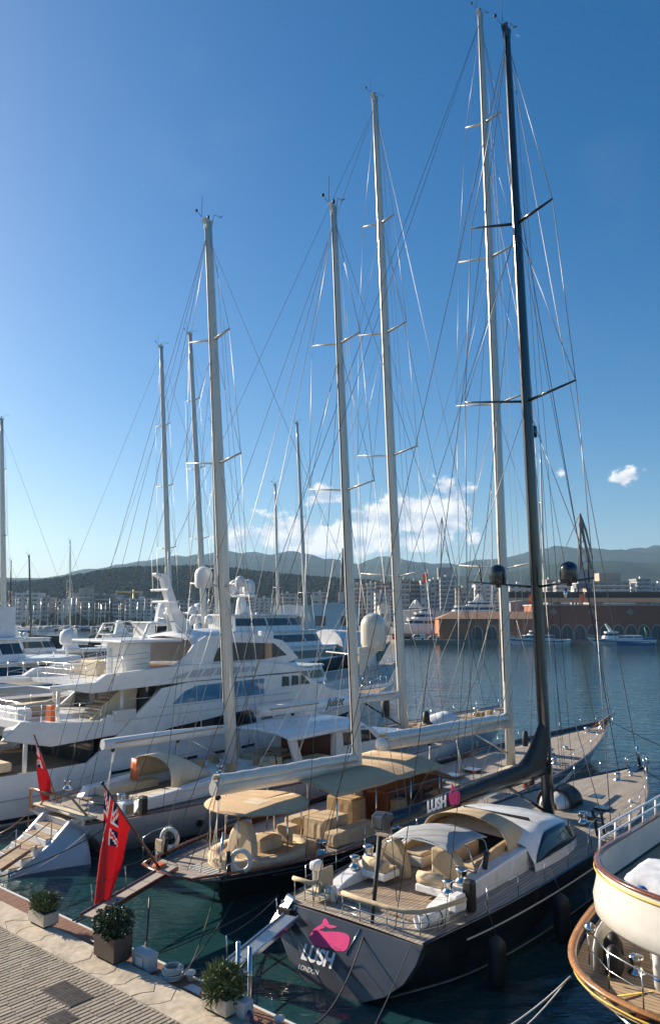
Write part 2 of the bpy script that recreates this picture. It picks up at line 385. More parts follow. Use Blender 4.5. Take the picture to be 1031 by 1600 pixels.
# ---- hills
def hill(name, Y0, Y1, prof, m, ext, nz=10, amp=.12, base=1.2, nx=160, fs=1.0):
    f = cr(prof); x0, x1 = ext
    def fn(a, b):
        px = x0 + (x1 - x0)*a; Y = Y0 + (Y1 - Y0)*b
        top = pxw(px, f(px), Y1).z - base
        s = math.sin(b*math.pi/2)**1.1
        x = (px - 515.5)/1200*Y1*(.8 + .2*b)
        nz_ = mnoise.fractal((x*.004*fs, Y*.004*fs, 3.1), 1.0, 2.0, 5)
        z = base - 6*(1 - b) + top*s*(1 + amp*nz_*(1 - .6*b)) + amp*top*.25*mnoise.noise((x*.012*fs, Y*.003*fs, 0))*s
        return (x, Y, z)
    return struct(MB().grid(fn, nx, nz).go(name, m))
hfar = mat('far_hill_scrub', (.032, .046, .026), .95, var=.4, scale=.006, spec=0)
hmid = mat('wooded_hill_ground', (.016, .024, .012), .95, var=.4, scale=.02, spec=0)
far_prof = [(-2200, 880), (-900, 870), (-300, 900), (100, 905), (180, 893), (240, 880), (300, 873), (360, 870), (440, 868), (490, 872), (530, 880), (555, 886), (580, 878), (610, 874), (640, 882), (690, 886), (740, 881), (780, 876), (830, 864), (880, 862), (940, 864), (990, 860), (1040, 858), (1200, 850), (1700, 872), (2600, 880)]
hill('far_hills', 2600, 5000, far_prof, hfar, (-2200, 2600), 16, .16, nx=360)
front_prof = [(-2000, 925), (-400, 905), (500, 908), (640, 902), (760, 898), (860, 884), (930, 878), (1000, 884), (1060, 876), (1300, 870), (2600, 900)]
hill('middle_hills', 1900, 2900, front_prof, hfar, (-1500, 2600), 14, .14, nx=300)
near_prof = [(-1600, 920), (-300, 925), (0, 916), (60, 912), (110, 906), (160, 897), (200, 892), (260, 890), (330, 889), (400, 897), (480, 905), (560, 910), (640, 918), (760, 926), (900, 935), (1600, 940)]
hill('castle_hill', 900, 1350, near_prof, hmid, (-1500, 1500), 10, .06, nx=200, fs=2)
# pine wood covering the near hill: reads as one mass
fn_ = cr(near_prof); rr = random.Random(5); mb = MB()
ico = []
ph = (1 + 5**.5)/2
for a, b in ((1, ph), (-1, ph), (1, -ph), (-1, -ph)): ico += [(0, a, b), (a, b, 0), (b, 0, a)]
ico = [V3(q).normalized() for q in ico]
icf = [(i, j, k) for i in range(12) for j in range(i+1, 12) for k in range(j+1, 12) if max((ico[i]-ico[j]).length, (ico[j]-ico[k]).length, (ico[i]-ico[k]).length) < 1.06]
icf = [f if (ico[f[1]]-ico[f[0]]).cross(ico[f[2]]-ico[f[0]]).dot(ico[f[0]]) > 0 else (f[0], f[2], f[1]) for f in icf]
def lump(mb, c, r, h, rng, mi=0):
    vs = [(c[0] + q.x*r*rng.uniform(.75, 1.2), c[1] + q.y*r*rng.uniform(.75, 1.2), c[2] + q.z*h*rng.uniform(.7, 1.2)) for q in ico]
    mb.add(vs, icf, True, mi)
for k in range(9000):
    px = rr.uniform(-200, 1000); b = rr.random()**.6; Y = 905 + 445*b
    top = pxw(px, fn_(px), 1350).z - 1.2; z = 1.2 - 6*(1 - b) + top*math.sin(b*math.pi/2)**1.1
    x = (px - 515.5)/1200*1350*(.8 + .2*b); r = rr.uniform(2.6, 5.5)
    lump(mb, (x, Y, z + r*.5), r, r*rr.uniform(.6, 1.0), rr, rr.choice((0, 0, 1, 2)))
pine = [leaf3, mat('pine_foliage_light', (.027, .037, .017), .9, var=.4, scale=.1, spec=0), mat('pine_foliage_dark', (.014, .022, .011), .9, var=.4, scale=.1, spec=0)]
mb.go('hillside_pine_wood', pine, None, kind='stuff', label='dark green pine wood covering the long hill behind the town', category='wood')
mb = MB()
for k in range(2600):
    px = rr.uniform(380, 1250); b = rr.random(); Y = 1500 + 420*b
    x = (px - 515.5)/1200*Y; r = rr.uniform(5, 11); lump(mb, (x, Y, 4 + b*30 + r*.3), r, r*.7, rr, rr.choice((0, 1, 2)))
mb.go('valley_trees', pine, None, kind='stuff', label='belt of trees at the foot of the far hills', category='trees')
# ---- the air
hz = bpy.data.materials.new('haze_air'); hz.use_nodes = True; t = hz.node_tree; t.nodes.remove(t.nodes['Principled BSDF'])
pv = N(t, 'ShaderNodeVolumePrincipled', ins={'Color': (.45, .70, 1, 1), 'Density': .00008, 'Anisotropy': .2})
t.links.new(pv.outputs[0], t.nodes['Material Output'].inputs['Volume'])
MB().box(-8900, 8900, -250, 8900, -4, 620).go('haze', hz, None, kind='stuff', label='thin bluish sea haze over the whole harbour', category='haze')

# ================================================================ BOAT HELPERS
class Hull:
    """lofted hull; stations t in 0..1 from stern to bow; s in 0..1 from gunwale to waterline"""
    def __init__(s, L, bd, bw, zs, ov_s=0, ov_b=2, n=44, flare=1.0, zb=-.7):
        s.L = L; s.bd = cr(bd); s.bw = cr(bw); s.zs = cr(zs); s.os = ov_s; s.ob = ov_b; s.n = n; s.fl = flare; s.zb = zb
    def xd(s, t): return s.L*t
    def xw(s, t): return s.os + (s.L - s.ob - s.os)*t
    def pt(s, t, q, side=-1, off=0):
        zt = s.zs(t); b0 = max(s.bd(t), 0); b1 = max(s.bw(t), 0); k = 1 - q
        y = b1 + (b0 - b1)*(k**s.fl) + .12*b0*q*(1 - q)*4*.35
        return V3((s.xw(t) + (s.xd(t) - s.xw(t))*k, side*(y + off), zt*k))
    def t_of(s, x): return x/s.L
    def ring(s, t, m=6):
        r = [s.pt(t, k/m, -1) for k in range(m+1)]
        b = s.bw(t); x = s.xw(t)
        low = [V3((x, -b*.8, s.zb*.5)), V3((x, 0, s.zb)), V3((x, b*.8, s.zb*.5))]
        return r + low + [s.pt(t, k/m, 1) for k in range(m, -1, -1)]
    def build(s, par, m, name='hull'):
        mb = MB(); mb.loft([s.ring(i/s.n) for i in range(s.n+1)], closed=False, caps=False)
        return mb.go(name, m, par)
    def transom(s, par, m, name='transom'):
        r = s.ring(0); mb = MB(); mb.add(r, [list(range(len(r)))]); return mb.go(name, m, par)
    def deck(s, par, m, x0, x1, drop=.0, inset=.06, camber=.06, name='deck', n=36):
        mb = MB(); t0, t1 = x0/s.L, x1/s.L
        def fn(a, b):
            t = t0 + (t1 - t0)*a; y = max(s.bd(t) - inset, .01)*(2*b - 1)
            return (s.xd(t), y, s.zs(t) - drop + camber*(1 - (2*b - 1)**2))
        return mb.grid(fn, n, 6).go(name, m, par)
    def rail(s, par, m, x0, x1, side, r=.05, h=.0, inset=.0, name='cap_rail', rb=None, n=30, q=0):
        pts = []
        for i in range(n+1):
            t = (x0 + (x1 - x0)*i/n)/s.L; P = s.pt(t, q, side, -inset); pts.append(P + V3((0, 0, h)))
        return MB().tube(pts, r, 6, rb=rb, up=(0, 0, 1)).go(name, m, par)
    def strip(s, par, m, x0, x1, q0, q1, side, name='stripe', off=.012, n=24, ends=None):
        """thin raised strip on the topsides between depths q0 and q1 (each a number or a function of 0..1)"""
        f0 = q0 if callable(q0) else (lambda a: q0); f1 = q1 if callable(q1) else (lambda a: q1)
        def ring(a):
            t = (x0 + (x1 - x0)*a)/s.L
            return [s.pt(t, f0(a), side, off), s.pt(t, f1(a), side, off), s.pt(t, f1(a), side, -.03), s.pt(t, f0(a), side, -.03)]
        return MB().loft([ring(i/n) for i in range(n+1)], sm=False).go(name, m, par)
    def stanchions(s, par, x0, x1, n, side, h=.75, inset=.1, m=None, lines=2, r=.014, skip=()):
        m = m or steel; tops = []
        for i in range(n):
            t = (x0 + (x1 - x0)*i/max(n-1, 1))/s.L; P = s.pt(t, 0, side, -inset)
            tops.append(P)
            if i not in skip: MB().tube([P, P + V3((0, 0, h))], r, 5).go('stanchion', m, par)
        for k in range(lines):
            hh = h*(1 - .48*k) - .01; MB().tube([P + V3((0, 0, hh)) for P in tops], .008, 4).go('lifeline', wire, par)
def sphere_prof(r, h0=0, n=8): return [(r*math.sin(math.pi*i/n), h0 - r*math.cos(math.pi*i/n)) for i in range(n+1)]
def dome_prof(r, h, n=7):
    """satellite dome: short cylinder with a rounded top"""
    return [(0, 0), (r*.8, 0), (r*.92, .08*h), (r, .2*h), (r, h - r*.95)] + [(r*math.cos(i/n*math.pi/2), h - r*.95 + r*.95*math.sin(i/n*math.pi/2)) for i in range(1, n+1)]
def dome(par, c, r, h, m, name='satellite_dome'): return MB().lathe(dome_prof(r, h), c, 18).go(name, m, par)
def mast(par, base, top, r, m, spr, track=True, rtop=.62, head=.9, name='mast', wiremat=None, chain=None, fore=None, back=None, hal=3, dark=None, sweep=.06, shroud_r=.014, insides=True):
    """mast with its spreaders (fraction, half-span), masthead gear and standing rigging"""
    base, top = V3(base), V3(top); H = top - base; wm_ = wiremat or wire
    n = 14; pts = [base + H*(i/n) for i in range(n+1)]; rs = [r*(1 - (1 - rtop)*max(0, i/n - .45)/.55) for i in range(n+1)]
    mo = MB().tube(pts, rs, 14, rb=[q*1.45 for q in rs], up=(1, 0, 0)).go(name, m, par)
    def on(f): return base + H*f
    if track:
        d = [(on(i/10) + V3((-r*1.42*(1 - (1 - rtop)*max(0, i/10 - .45)/.55), 0, 0))) for i in range(11)]
        MB().tube([d[k] for k in range(1, 11)], .035, 4, rb=.03).go('sail_track', darkmet, mo)
    # masthead crane and instruments
    t = top; k = r
    MB().prism([(-k*1.5, .06), (-k*.95, -.2*head), (-k*.8, -.5*head), (k*.8, -.5*head), (k*.85, -.1), (k*1.1, .04), (k*1.1, .14), (-k*1.6, .14)], -k*.45, k*.45, 'xz').go('masthead_crane', m, mo, loc=t)
    MB().tube([t + V3((-k*1.8, 0, .2)), t + V3((-k*1.8, 0, 1.7*head))], .016, 4).go('antenna', wired, mo)
    w = MB().tube([t + V3((k*1.2, 0, .2)), t + V3((k*1.7, 0, .75*head)), t + V3((k*3.6, 0, .8*head))], .016, 4)
    w.tube([t + V3((k*3.6, -.14, .8*head)), t + V3((k*3.6, .14, .8*head))], .03, 4); w.go('wind_vane', wired, mo)
    w = MB().tube([t + V3((-k*1.2, .1, .2)), t + V3((-k*2.4, .3, .6*head))], .016, 4); w.lathe(sphere_prof(.09, 0, 4), t + V3((-k*2.4, .3, .65*head)), 6); w.go('anemometer', wired, mo)
    MB().lathe([(0, 0), (.07, 0), (.07, .2), (0, .24)], t + V3((0, 0, .22)), 8).go('masthead_light', darkmet, mo)
    tips = {-1: [], 1: []}
    for f, hs in spr:
        for sd in (-1, 1):
            a = on(f); b = a + V3((-sweep*hs*3.2, sd*hs, .10*hs)); tips[sd].append(b)
            MB().tube([a, b], [.13*r/.22, .055*r/.22], 8, rb=[.055*r/.22, .035*r/.22], up=(0, 0, 1)).go('spreader', m, mo)
    if chain:
        for sd in (-1, 1):
            cp = V3((chain[0], sd*chain[1], chain[2])); seq = [on(.985)] + [q for q in tips[sd]][::-1] + [cp]
            if spr and spr[0][0] > spr[-1][0]: seq = [on(.985)] + tips[sd] + [cp]
            for a, b in zip(seq, seq[1:]): line('shroud', a, b, par, wm_, shroud_r)
            if insides:
                fr = sorted([f for f, _ in spr], reverse=True)
                ts = tips[sd] if spr[0][0] > spr[-1][0] else tips[sd][::-1]
                for i, f in enumerate(fr):
                    # diagonal from mast at this spreader root down to next spreader tip / chain plate
                    tgt = ts[i+1] if i + 1 < len(ts) else cp + V3((-.4, 0, 0))
                    line('diagonal_stay', on(f - .004), tgt, par, wm_, shroud_r*.85)
    for f0, P, rr_, mm in (fore or []): line('forestay', on(f0), P, par, mm, rr_)
    for f0, P, rr_, mm in (back or []): line('backstay', on(f0), P, par, mm, rr_)
    for i in range(hal):
        sd = (-1) ** i; off = V3((r*(1.9 + .55*i), sd*r*(.7 + .4*i), 0))
        line('halyard', on(.97 - .05*i) + off*.6, base + off*1.5 + V3((0, 0, .25)), par, dark or wired, .011)
    return mo, on, tips
def winch(par, c, s=1.0, name='winch'):
    return MB().lathe([(0, 0), (.19*s, 0), (.19*s, .07*s), (.13*s, .12*s), (.115*s, .22*s), (.15*s, .3*s), (.15*s, .36*s), (.06*s, .38*s), (0, .38*s)], c, 14).go(name, steel, par)
def torus(par, c, R0, r, m, axis='x', name='lifebuoy', n=20, rot=None):
    pts = []
    for i in range(n):
        a = 2*math.pi*i/n; q = (0, R0*math.cos(a), R0*math.sin(a)) if axis == 'x' else ((R0*math.cos(a), 0, R0*math.sin(a)) if axis == 'y' else (R0*math.cos(a), R0*math.sin(a), 0))
        pts.append(q)
    return MB().tube(pts, r, 8, closed=True).go(name, m, par, loc=c, rz=rot or 0)
def fender(par, c, r, h, m=rubber, name='fender'):
    return MB().lathe([(0, 0), (r*.55, .03), (r*.95, .14*h), (r, .3*h), (r, .75*h), (r*.9, .88*h), (r*.45, .97*h), (.05, h), (0, h)], c, 14).go(name, m, par)
def soft(name, m, par, fn, nu=14, nv=10, solid=.02, **k): return MB().grid(fn, nu, nv).go(name, m, par, solid=solid, **k)
def wob(x, y, s=1.0, k=0): return mnoise.noise((x*s, y*s, 1.7 + k))
def cushion(name, m, par, x0, x1, y0, y1, z0, z1, bev=.06): return MB().box(x0, x1, y0, y1, z0, z1).go(name, m, par, bev=bev)
def union_jack(s, t):
    """s across 0..1, t down 0..1 of the canton: 0 navy, 1 white, 2 red"""
    x = (s - .5)*2; y = (t - .5)
    if abs(x) < .10 or abs(y) < .10: return 2
    if abs(x) < .19 or abs(y) < .17: return 1
    for sg in (1, -1):
        d = abs(x*.5 - sg*y)
        if d < .045: return 2
        if d < .12: return 1
    return 0
def ensign(name, label, staff_par, hoist_a, hoist_b, bottom, squeeze, folds=.12, ph=0.0, cat='flag', n=44):
    """red ensign hanging limp from a raked staff; corners in the parent's frame"""
    a, b, c = V3(hoist_a), V3(hoist_b), V3(bottom)
    def fn(s, t):
        h = a.lerp(b, t); e = c + (b - a)*(t*squeeze); e.z = c.z + .25*t
        k = s**.85; p_ = h.lerp(e, k); w = folds*min(1, s*2.2)
        p_.y += w*math.sin(t*9 + ph + s*1.5)*(1 + .5*math.sin(t*4)); p_.x += w*.9*math.sin(t*13 + ph*2 + s*3)
        return p_
    def mi(s, t): return (1, 2, 0)[union_jack(s/.36, t/.55)] if s < .36 and t < .55 else 0
    return MB().grid(fn, n, n, True, mi).go(name, [red, flagn, flagw], staff_par, solid=.006)

# ================================================================ BLACK SLOOP (nearest)
lb = boat('sailing_yacht', 'black sloop with pink whale emblem on its charcoal transom, nearest the quay', 'sailboat', -15.6, 19.2, 'large yachts moored stern to the quay')
hl = Hull(26.4, [(0, 2.75), (.15, 3.15), (.35, 3.35), (.5, 3.3), (.65, 2.95), (.8, 2.1), (.92, .95), (1, .06)],
          [(0, 1.15), (.12, 2.5), (.3, 3.0), (.5, 2.95), (.65, 2.4), (.8, 1.5), (.92, .6), (1, .03)],
          [(0, 1.75), (.3, 1.82), (.6, 2.0), (.85, 2.25), (1, 2.45)], ov_s=-.72, ov_b=1.6, flare=.6, zb=-.5)
hull_o = hl.build(lb, black)
# transom: flat reverse-raked plate with a D-shaped lower edge
def TR(y, z): return V3((.02 - .42*(1.75 - z) , y, z))
def trz(y): return 1.75
tp = [(-2.75, 1.72), (2.75, 1.72), (2.64, 1.25), (2.36, .75), (1.85, .33), (1.2, .04), (.45, -.12), (-.45, -.12), (-1.2, .04), (-1.85, .33), (-2.36, .75), (-2.64, 1.25)]
mb = MB(); mb.add([TR(y, z) + V3((-.03, 0, 0)) for y, z in tp] + [TR(y, z) + V3((.3, 0, 0)) for y, z in tp], [list(range(12))[::-1]] + [(i, (i+1) % 12, 12 + (i+1) % 12, 12 + i) for i in range(12)])
tro = mb.go('transom', transomgrey, lb, bev=.02, label='charcoal transom with pink whale and lettering')
tx = V3((0, -1, 0)); ty = V3((.42, 0, 1)).normalized()
def TM(y, z, ang=0): 
    o = TR(y, z) + V3((-.036, 0, 0)); x2 = tx*math.cos(ang) + ty*math.sin(ang); y2 = ty*math.cos(ang) - tx*math.sin(ang); return frame(o, x2, y2)
text_mesh('LUSH', .57, vinyl, tro, TM(.78, .50, R(2)), .004, .12, .92, offset=.022, space=1.0)
text_mesh('LONDON', .19, vinyl, tro, TM(1.0, .22, R(2)), .003, .1, .95)
# whale emblem, outline in metres on the transom plane (right, up)
wh = [(-.62, .10), (-.60, -.12), (-.50, -.27), (-.34, -.36), (-.14, -.38), (.08, -.37), (.20, -.44), (.40, -.44), (.50, -.34), (.545, -.1), (.56, .10), (.52, .24), (.42, .31), (.26, .34), (.06, .33), (-.10, .30), (-.20, .27), (-.28, .31), (-.38, .30), (-.30, .40), (-.20, .44), (-.02, .45), (.10, .50), (.16, .56), (.02, .58), (-.08, .60), (-.12, .70), (-.18, .80), (-.25, .86), (-.29, .76), (-.31, .62), (-.36, .54), (-.46, .44), (-.56, .30)]
def flat(par, pts, m, mtx, th=.005, name='emblem'):
    o = MB().prism([(x, y) for x, y in pts], 0, th).go(name, m, par); o.matrix_local = mtx; return o
flat(tro, [(x*1.28, y*.64) for x, y in wh], pink, TM(.44, 1.18, R(9)), name='whale_emblem')
flat(tro, [(-.12, .23), (-.06, .255), (.06, .25), (.1, .22), (-.02, .21)], transomgrey, TM(.70, 1.21), .0075, 'whale_marking')
flat(tro, [(.16, -.17), (.34, -.19), (.52, -.185), (.52, -.17), (.34, -.175), (.17, -.155)], transomgrey, TM(.46, 1.18), .0075, 'whale_mouth')
flat(tro, [(.05, -.1), (.08, -.09), (.085, -.115), (.055, -.125)], transomgrey, TM(.46, 1.18), .0075, 'whale_eye')
for y0, z0, y1, z1 in ((2.05, 1.70, 2.30, 1.2), (-.55, 1.68, -.25, .95)):
    MB().tube([TR(y0, z0) + V3((-.05, 0, 0)), TR(y1, z1) + V3((-.05, 0, 0))], .018, 5).go('transom_strut', steel, tro)
# solid black block, its dark colour standing for shade inside the passerelle recess
MB().prism([(2.1, 1.0), (2.1, 1.62), (2.62, 1.6), (2.6, 1.05)], -.32, .1, 'yz').go('passerelle_recess', rubber, tro)
# rub strip and boot lines
for sd in (-1, 1):
    hl.strip(lb, offwhite, 2.2, 24, .22, .245, sd, 'cove_line'); hl.strip(lb, lightgrey, .5, 24.5, .9, .92, sd, 'boot_line')
    hl.rail(lb, black, .05, 26.2, sd, .06, .0, .03, 'toe_rail')
hl.deck(lb, teakgrey, .02, 26.0, .02, .05, .05)
# cockpit floor, coamings, seats
dz = 1.78
MB().box(1.1, 8.2, -1.75, 1.75, 1.80, 1.845).go('cockpit_sole', teak, lb)
for sd in (-1, 1):
    # coaming: slopes up from the aft deck to the deck house
    pr = [(1.3, 1.78), (2.0, 2.06), (3.2, 2.3), (5.5, 2.42), (8.6, 2.62), (8.6, 1.78)]
    MB().prism(pr, sd*1.62, sd*2.15, 'xz').go('coaming', white, lb, bev=.05)
    winch(lb, (2.75, sd*1.88, 2.22), 1.15); winch(lb, (3.55, sd*1.9, 2.33), 1.3)
    # helm seat block, seat roll and covered wheel
    MB().box(2.75, 3.65, sd*.62, sd*1.62, 2.02, 2.26).go('helm_seat', white, lb, bev=.04)
    MB().tube([(2.9, sd*.66, 2.45), (2.95, sd*1.1, 2.47), (2.98, sd*1.6, 2.45)], .19, 10).go('seat_bolster', canvas, lb)
    cushion('seat_cushion', canvas, lb, 2.8, 3.6, sd*.68, sd*1.58, 2.265, 2.35, .03)
    mb = MB(); n = 22
    ring = [(.62*math.cos(a*math.pi/n), .95*math.sin(a*math.pi/n)**.8) for a in range(n+1)]
    vs = []
    for kx in (-.13, -.17, .13, .24):
        vs.append([(4.05 + kx*(1 if abs(kx) < .2 else .9) - .12*z, sd*1.15 + y*(1.05 if abs(kx) < .15 else .95), 1.86 + z*1.32) for y, z in ring])
    mb.loft([vs[1], vs[0], vs[2], vs[3]], closed=True, caps=True); mb.go('wheel_cover', canvas, lb, label='tan canvas cover over a steering wheel')
    # cockpit benches further forward and their backs
    MB().box(5.2, 8.3, sd*.75, sd*1.62, 1.85, 2.2).go('cockpit_bench', offwhite, lb, bev=.03)
    cushion('bench_cushion', canvas, lb, 5.25, 8.25, sd*.78, sd*1.6, 2.205, 2.32)
    MB().prism([(5.3, 2.3), (8.3, 2.3), (8.3, 2.95), (6.2, 2.75), (5.3, 2.5)], sd*1.5, sd*1.66, 'xz').go('bench_back', canvasd, lb, bev=.03)
cushion('covered_table', canvas, lb, 5.3, 7.3, -.42, .42, 1.86, 2.62, .06)
# deck house with long dark window each side
def house_y(x): return cr([(6.4, 2.3), (8, 2.55), (10, 2.62), (11.5, 2.4), (12.6, 1.8), (13.4, .8), (13.7, .15)])(x)
def house_z(x): return cr([(6.4, 2.35), (7.5, 2.72), (9.0, 3.0), (10.5, 3.02), (12.0, 2.75), (13.0, 2.4), (13.7, 2.05)])(x)
mb = MB(); rings = []
for i in range(22):
    x = 7.6 + (13.7 - 7.6)*i/21; y = house_y(x); z = house_z(x); b = 1.75
    rings.append([(x, -y, b), (x, -y*.98, b + (z - b)*.35), (x, -y*.86, b + (z - b)*.86), (x, -y*.62, z), (x, 0, z + .07), (x, y*.62, z), (x, y*.86, b + (z - b)*.86), (x, y*.98, b + (z - b)*.35), (x, y, b)])
hs = mb.loft(rings, closed=False, caps=False).go('deck_house', white, lb)
for sd in (-1, 1):
    def win(a, b, sd=sd):
        x = 7.7 + 5.0*a; y = house_y(x); z = house_z(x); B = 1.75
        lo = .33 + .04*a; hi = .33 + (.90 - .33)*min(1, a*4.2)**.7*(1 - max(0, a - .88)*4)
        f = lo + (hi - lo)*b; yy = y*(.985 - (.12)*max(0, f - .35)/.5)
        return (x, sd*(yy + .018), B + (z - B)*f)
    soft('deck_house_window', glassd, hs, win, 24, 4, .012)
    # port lights on the side of the coaming
    for k in range(2): MB().lathe([(0, -.01), (.07, -.01), (.07, .015), (0, .015)], (7.2 + k*.25, sd*2.17, 2.15), 10, axis='y').go('deck_vent', steel, lb)
    # raised bulkhead each side of the cockpit, from coaming to house
    MB().prism([(6.2, 1.76), (6.6, 2.44), (8.4, 2.66), (8.6, 1.76)], sd*1.7, sd*2.2, 'xz').go('house_wing', white, lb, bev=.05)
# sprayhood
def dod(a, b):
    th = (b - .5)*math.pi*.98; x = 6.9 + 2.3*a; w = 1.8; hgt = 1.3*(1 - .55*max(0, a - .35)**1.4/.5)
    y = w*math.sin(th)*(1.0 if abs(math.sin(th)) < .95 else 1); z = 2.25 + hgt*max(0, math.cos(th))**.55
    return (x + .35*(1 - abs(math.sin(th))) * a, y, z)
soft('sprayhood', canvas, lb, dod, 10, 22, .03)
soft('sprayhood_window', glassd, lb, lambda a, b: (9.32 + .5*a, (b - .5)*2.9, 3.18 - .55*a), 4, 8, .01)
# bimini: pale grey awning on bent tubes
def bim(a, b):
    x = 3.35 + 2.35*a; y = (b - .5)*2.6 - .35; return (x, y, 3.42 - .16*abs((b - .5)*2)**2.2 + .1*math.sin(a*math.pi) - .04*math.sin(a*3*math.pi)*math.cos(y))
soft('bimini_awning', greycan, lb, bim, 12, 14, .02)
for x in (3.45, 4.5, 5.6):
    MB().tube([(4.6, -1.85, 2.35), (x - .05, -1.72, 2.9), (x, -1.62, 3.14), (x, -1.1, 3.38), (x, -.35, 3.47), (x, .4, 3.38), (x, .92, 3.14), (x - .05, 1.3, 2.9), (4.6, 1.85, 2.35)], .022, 6).go('bimini_frame', steel, lb)
# guard rail with padded top at the stern
def rail_path(z, inset=.12, y0=-2.1, y1=.35): return [(.2, y1, z), (.12, -.4, z), (.12, -1.4, z), (.18, -1.95, z), (.45, -2.35, z), (1.0, -2.6, z), (2.2, -2.82, z)]
MB().tube(rail_path(2.42), .075, 8).go('padded_rail', canvas, lb)
MB().tube(rail_path(2.10), .018, 6).go('stern_rail', steel, lb); MB().tube(rail_path(1.92), .014, 6).go('stern_rail', steel, lb)
for q in rail_path(1.78): MB().tube([q, (q[0], q[1], 2.42)], .018, 6).go('rail_post', steel, lb)
for y in (1.0, 1.5): MB().tube([(.15, y, 1.76), (.12, y, 2.4), (.5, y, 2.42), (.75, y, 1.8)], .02, 6).go('grab_rail', steel, lb)
# port quarter: outboard motor on a seat, cover, fenders
MB().tube([(.35, 2.55, 2.35), (.3, 2.2, 2.38), (.3, 1.75, 2.38), (.65, 1.6, 2.38)], .075, 8).go('padded_rail', canvas, lb)
for q in ((.35, 2.5), (.3, 2.0), (.6, 1.62)): MB().tube([(q[0], q[1], 1.78), (q[0], q[1], 2.36)], .018, 6).go('rail_post', steel, lb)
MB().box(.5, 1.2, 1.55, 1.63, 1.9, 2.75).go('motor_bracket', canvas, lb, bev=.03)
om = MB().box(.75, 1.2, 1.95, 2.25, 2.55, 2.85).go('outboard_motor', white, lb, bev=.09)
MB().box(.85, 1.1, 2.02, 2.18, 1.9, 2.56).go('motor_leg', lightgrey, om, bev=.03)
MB().box(.35, .9, 1.2, 2.1, 1.98, 2.06).go('stern_seat', creamc, lb, bev=.03)
for y in (1.15, 1.38): fender(lb, (.75, y, 1.8), .11, .5, offwhite)
for k in range(2):
    lr = MB().tube([(.75, -2.05 - k*.0, 1.98), (1.75, -2.38, 1.98)], .2, 12).go('liferaft_canister', white, lb) if k == 0 else None
    if lr: 
        for f in (.25, .75): torus(lr, (.75 + f, -2.05 - .33*f, 1.98), .205, .018, rubber, 'x', 'canister_strap', 14, R(-18))
MB().box(2.05, 2.6, -2.62, -2.28, 1.95, 2.45).go('deck_box', white, lb, bev=.07)
MB().box(2.75, 3.05, -2.75, -2.35, 1.8, 2.75).go('black_bag', blackcan, lb, bev=.1)
# long black flag staff / pole leaning at the stern
MB().tube([(.25, -.75, 1.7), (.95, -.55, 4.1)], [.055, .085], 8).go('leaning_pole', rubber, lb)
# mast, boom and black sail
mo, on, tips = mast(lb, (14.2, 0, 2.0), (12.6, 0, 39.4), .24, mastb, [(.735, 2.1), (.503, 2.75), (.272, 3.05)], chain=(13.2, 3.15, 2.05), wiremat=wire,
    fore=[(.985, (25.9, 0, 2.5), .02, wire), (.80, (22.9, 0, 2.4), .022, wired)], back=[(.99, (.25, 1.6, 1.8), .014, wired), (.99, (.25, -1.6, 1.8), .014, wired), (.73, (1.2, 2.7, 1.85), .012, wired), (.73, (1.2, -2.7, 1.85), .012, wired)], hal=4, sweep=.1, shroud_r=.02)
# satellite domes on the lowest spreader
for y in (1.7, -1.75):
    c = on(.272) + V3((-.45, y, .14)); d_ = dome(mo, c, .40, .95, mastb, 'satellite_dome'); MB().lathe([(0, -.14), (.12, -.14), (.12, .05), (0, .05)], c, 10).go('dome_mount', mastb, d_)
    MB().tube([c + V3((0, y*.5, 0)), c + V3((-.1, y*.53, .95))], .035, 6).go('antenna', mastb, mo)
MB().lathe([(0, -.55), (.09, -.5), (.09, -.1), (0, -.1)], on(.272) + V3((-.45, -1.55, 0)), 8).go('deck_light', steel, mo)
MB().lathe([(0, 0), (.22, 0), (.22, .5), (0, .5)], on(.46) + V3((.42, 0, 0)), 10).go('radar_scanner', mastb, mo)
# white rod glint line from spreaders
for a, b in (((.985, 0), 0), ((.985, 0), 1)): pass
bm_ = MB().tube([(13.9, 0, 4.15), (8, 0, 4.08), (1.75, 0, 4.28)], [.2, .24, .2], 10, rb=[.26, .3, .24], up=(0, 0, 1)).go('boom', mastb, lb)
ring = []
MB().prism([(1.5, 4.08), (1.75, 3.98), (2.1, 4.08), (2.15, 4.5), (1.8, 4.58), (1.55, 4.48)], -.24, .24, 'xz').go('boom_end_cap', transomgrey, bm_, bev=.05)
# furled sail in its bag: rises to a tall peak at the mast
def bag(a, b):
    x = 13.98 - 12.0*a; th = b*math.pi*2
    top = 4.35 + .42*(1 - a) + 1.95*max(0, 1 - a*5.2)**1.5; bot = 4.05 - .04*math.sin(a*9)
    cz = (top + bot)/2; hz_ = (top - bot)/2; wy = .30 - .1*max(0, 1 - a*5)**.7 + .03*wob(x, th, 1.3)
    return (x + .1*math.sin(th)*max(0, 1 - a*5), wy*math.cos(th), cz + hz_*math.sin(th) + .04*wob(x*1.3, th, 1.5, 4))
soft('furled_sail', blackcan, lb, bag, 60, 20, 0)
text_mesh('LUSH', .52, vinyl, bm_, frame((4.55, -.345, 4.2), (1, 0, 0), (0, 0, 1)), .01, .1, 1.0, offset=.02)
flat(bm_, [(x*.62, y*.62) for x, y in wh], pink, frame((5.75, -.345, 4.38), (1, 0, 0), (0, 0, 1)), .012, 'whale_emblem')
MB().tube([(13.7, 0, 2.4), (10.4, 0, 3.95)], .07, 8).go('boom_vang', mastb, lb)
for y in (-.5, .5): line('mainsheet', (2.3, 0, 4.0), (1.9, y, 1.9), lb, wired, .014)
for x in (3, 6, 9, 12): line('lazy_jack', on(.30), (x, -.25, 4.45), lb, wired, .009)
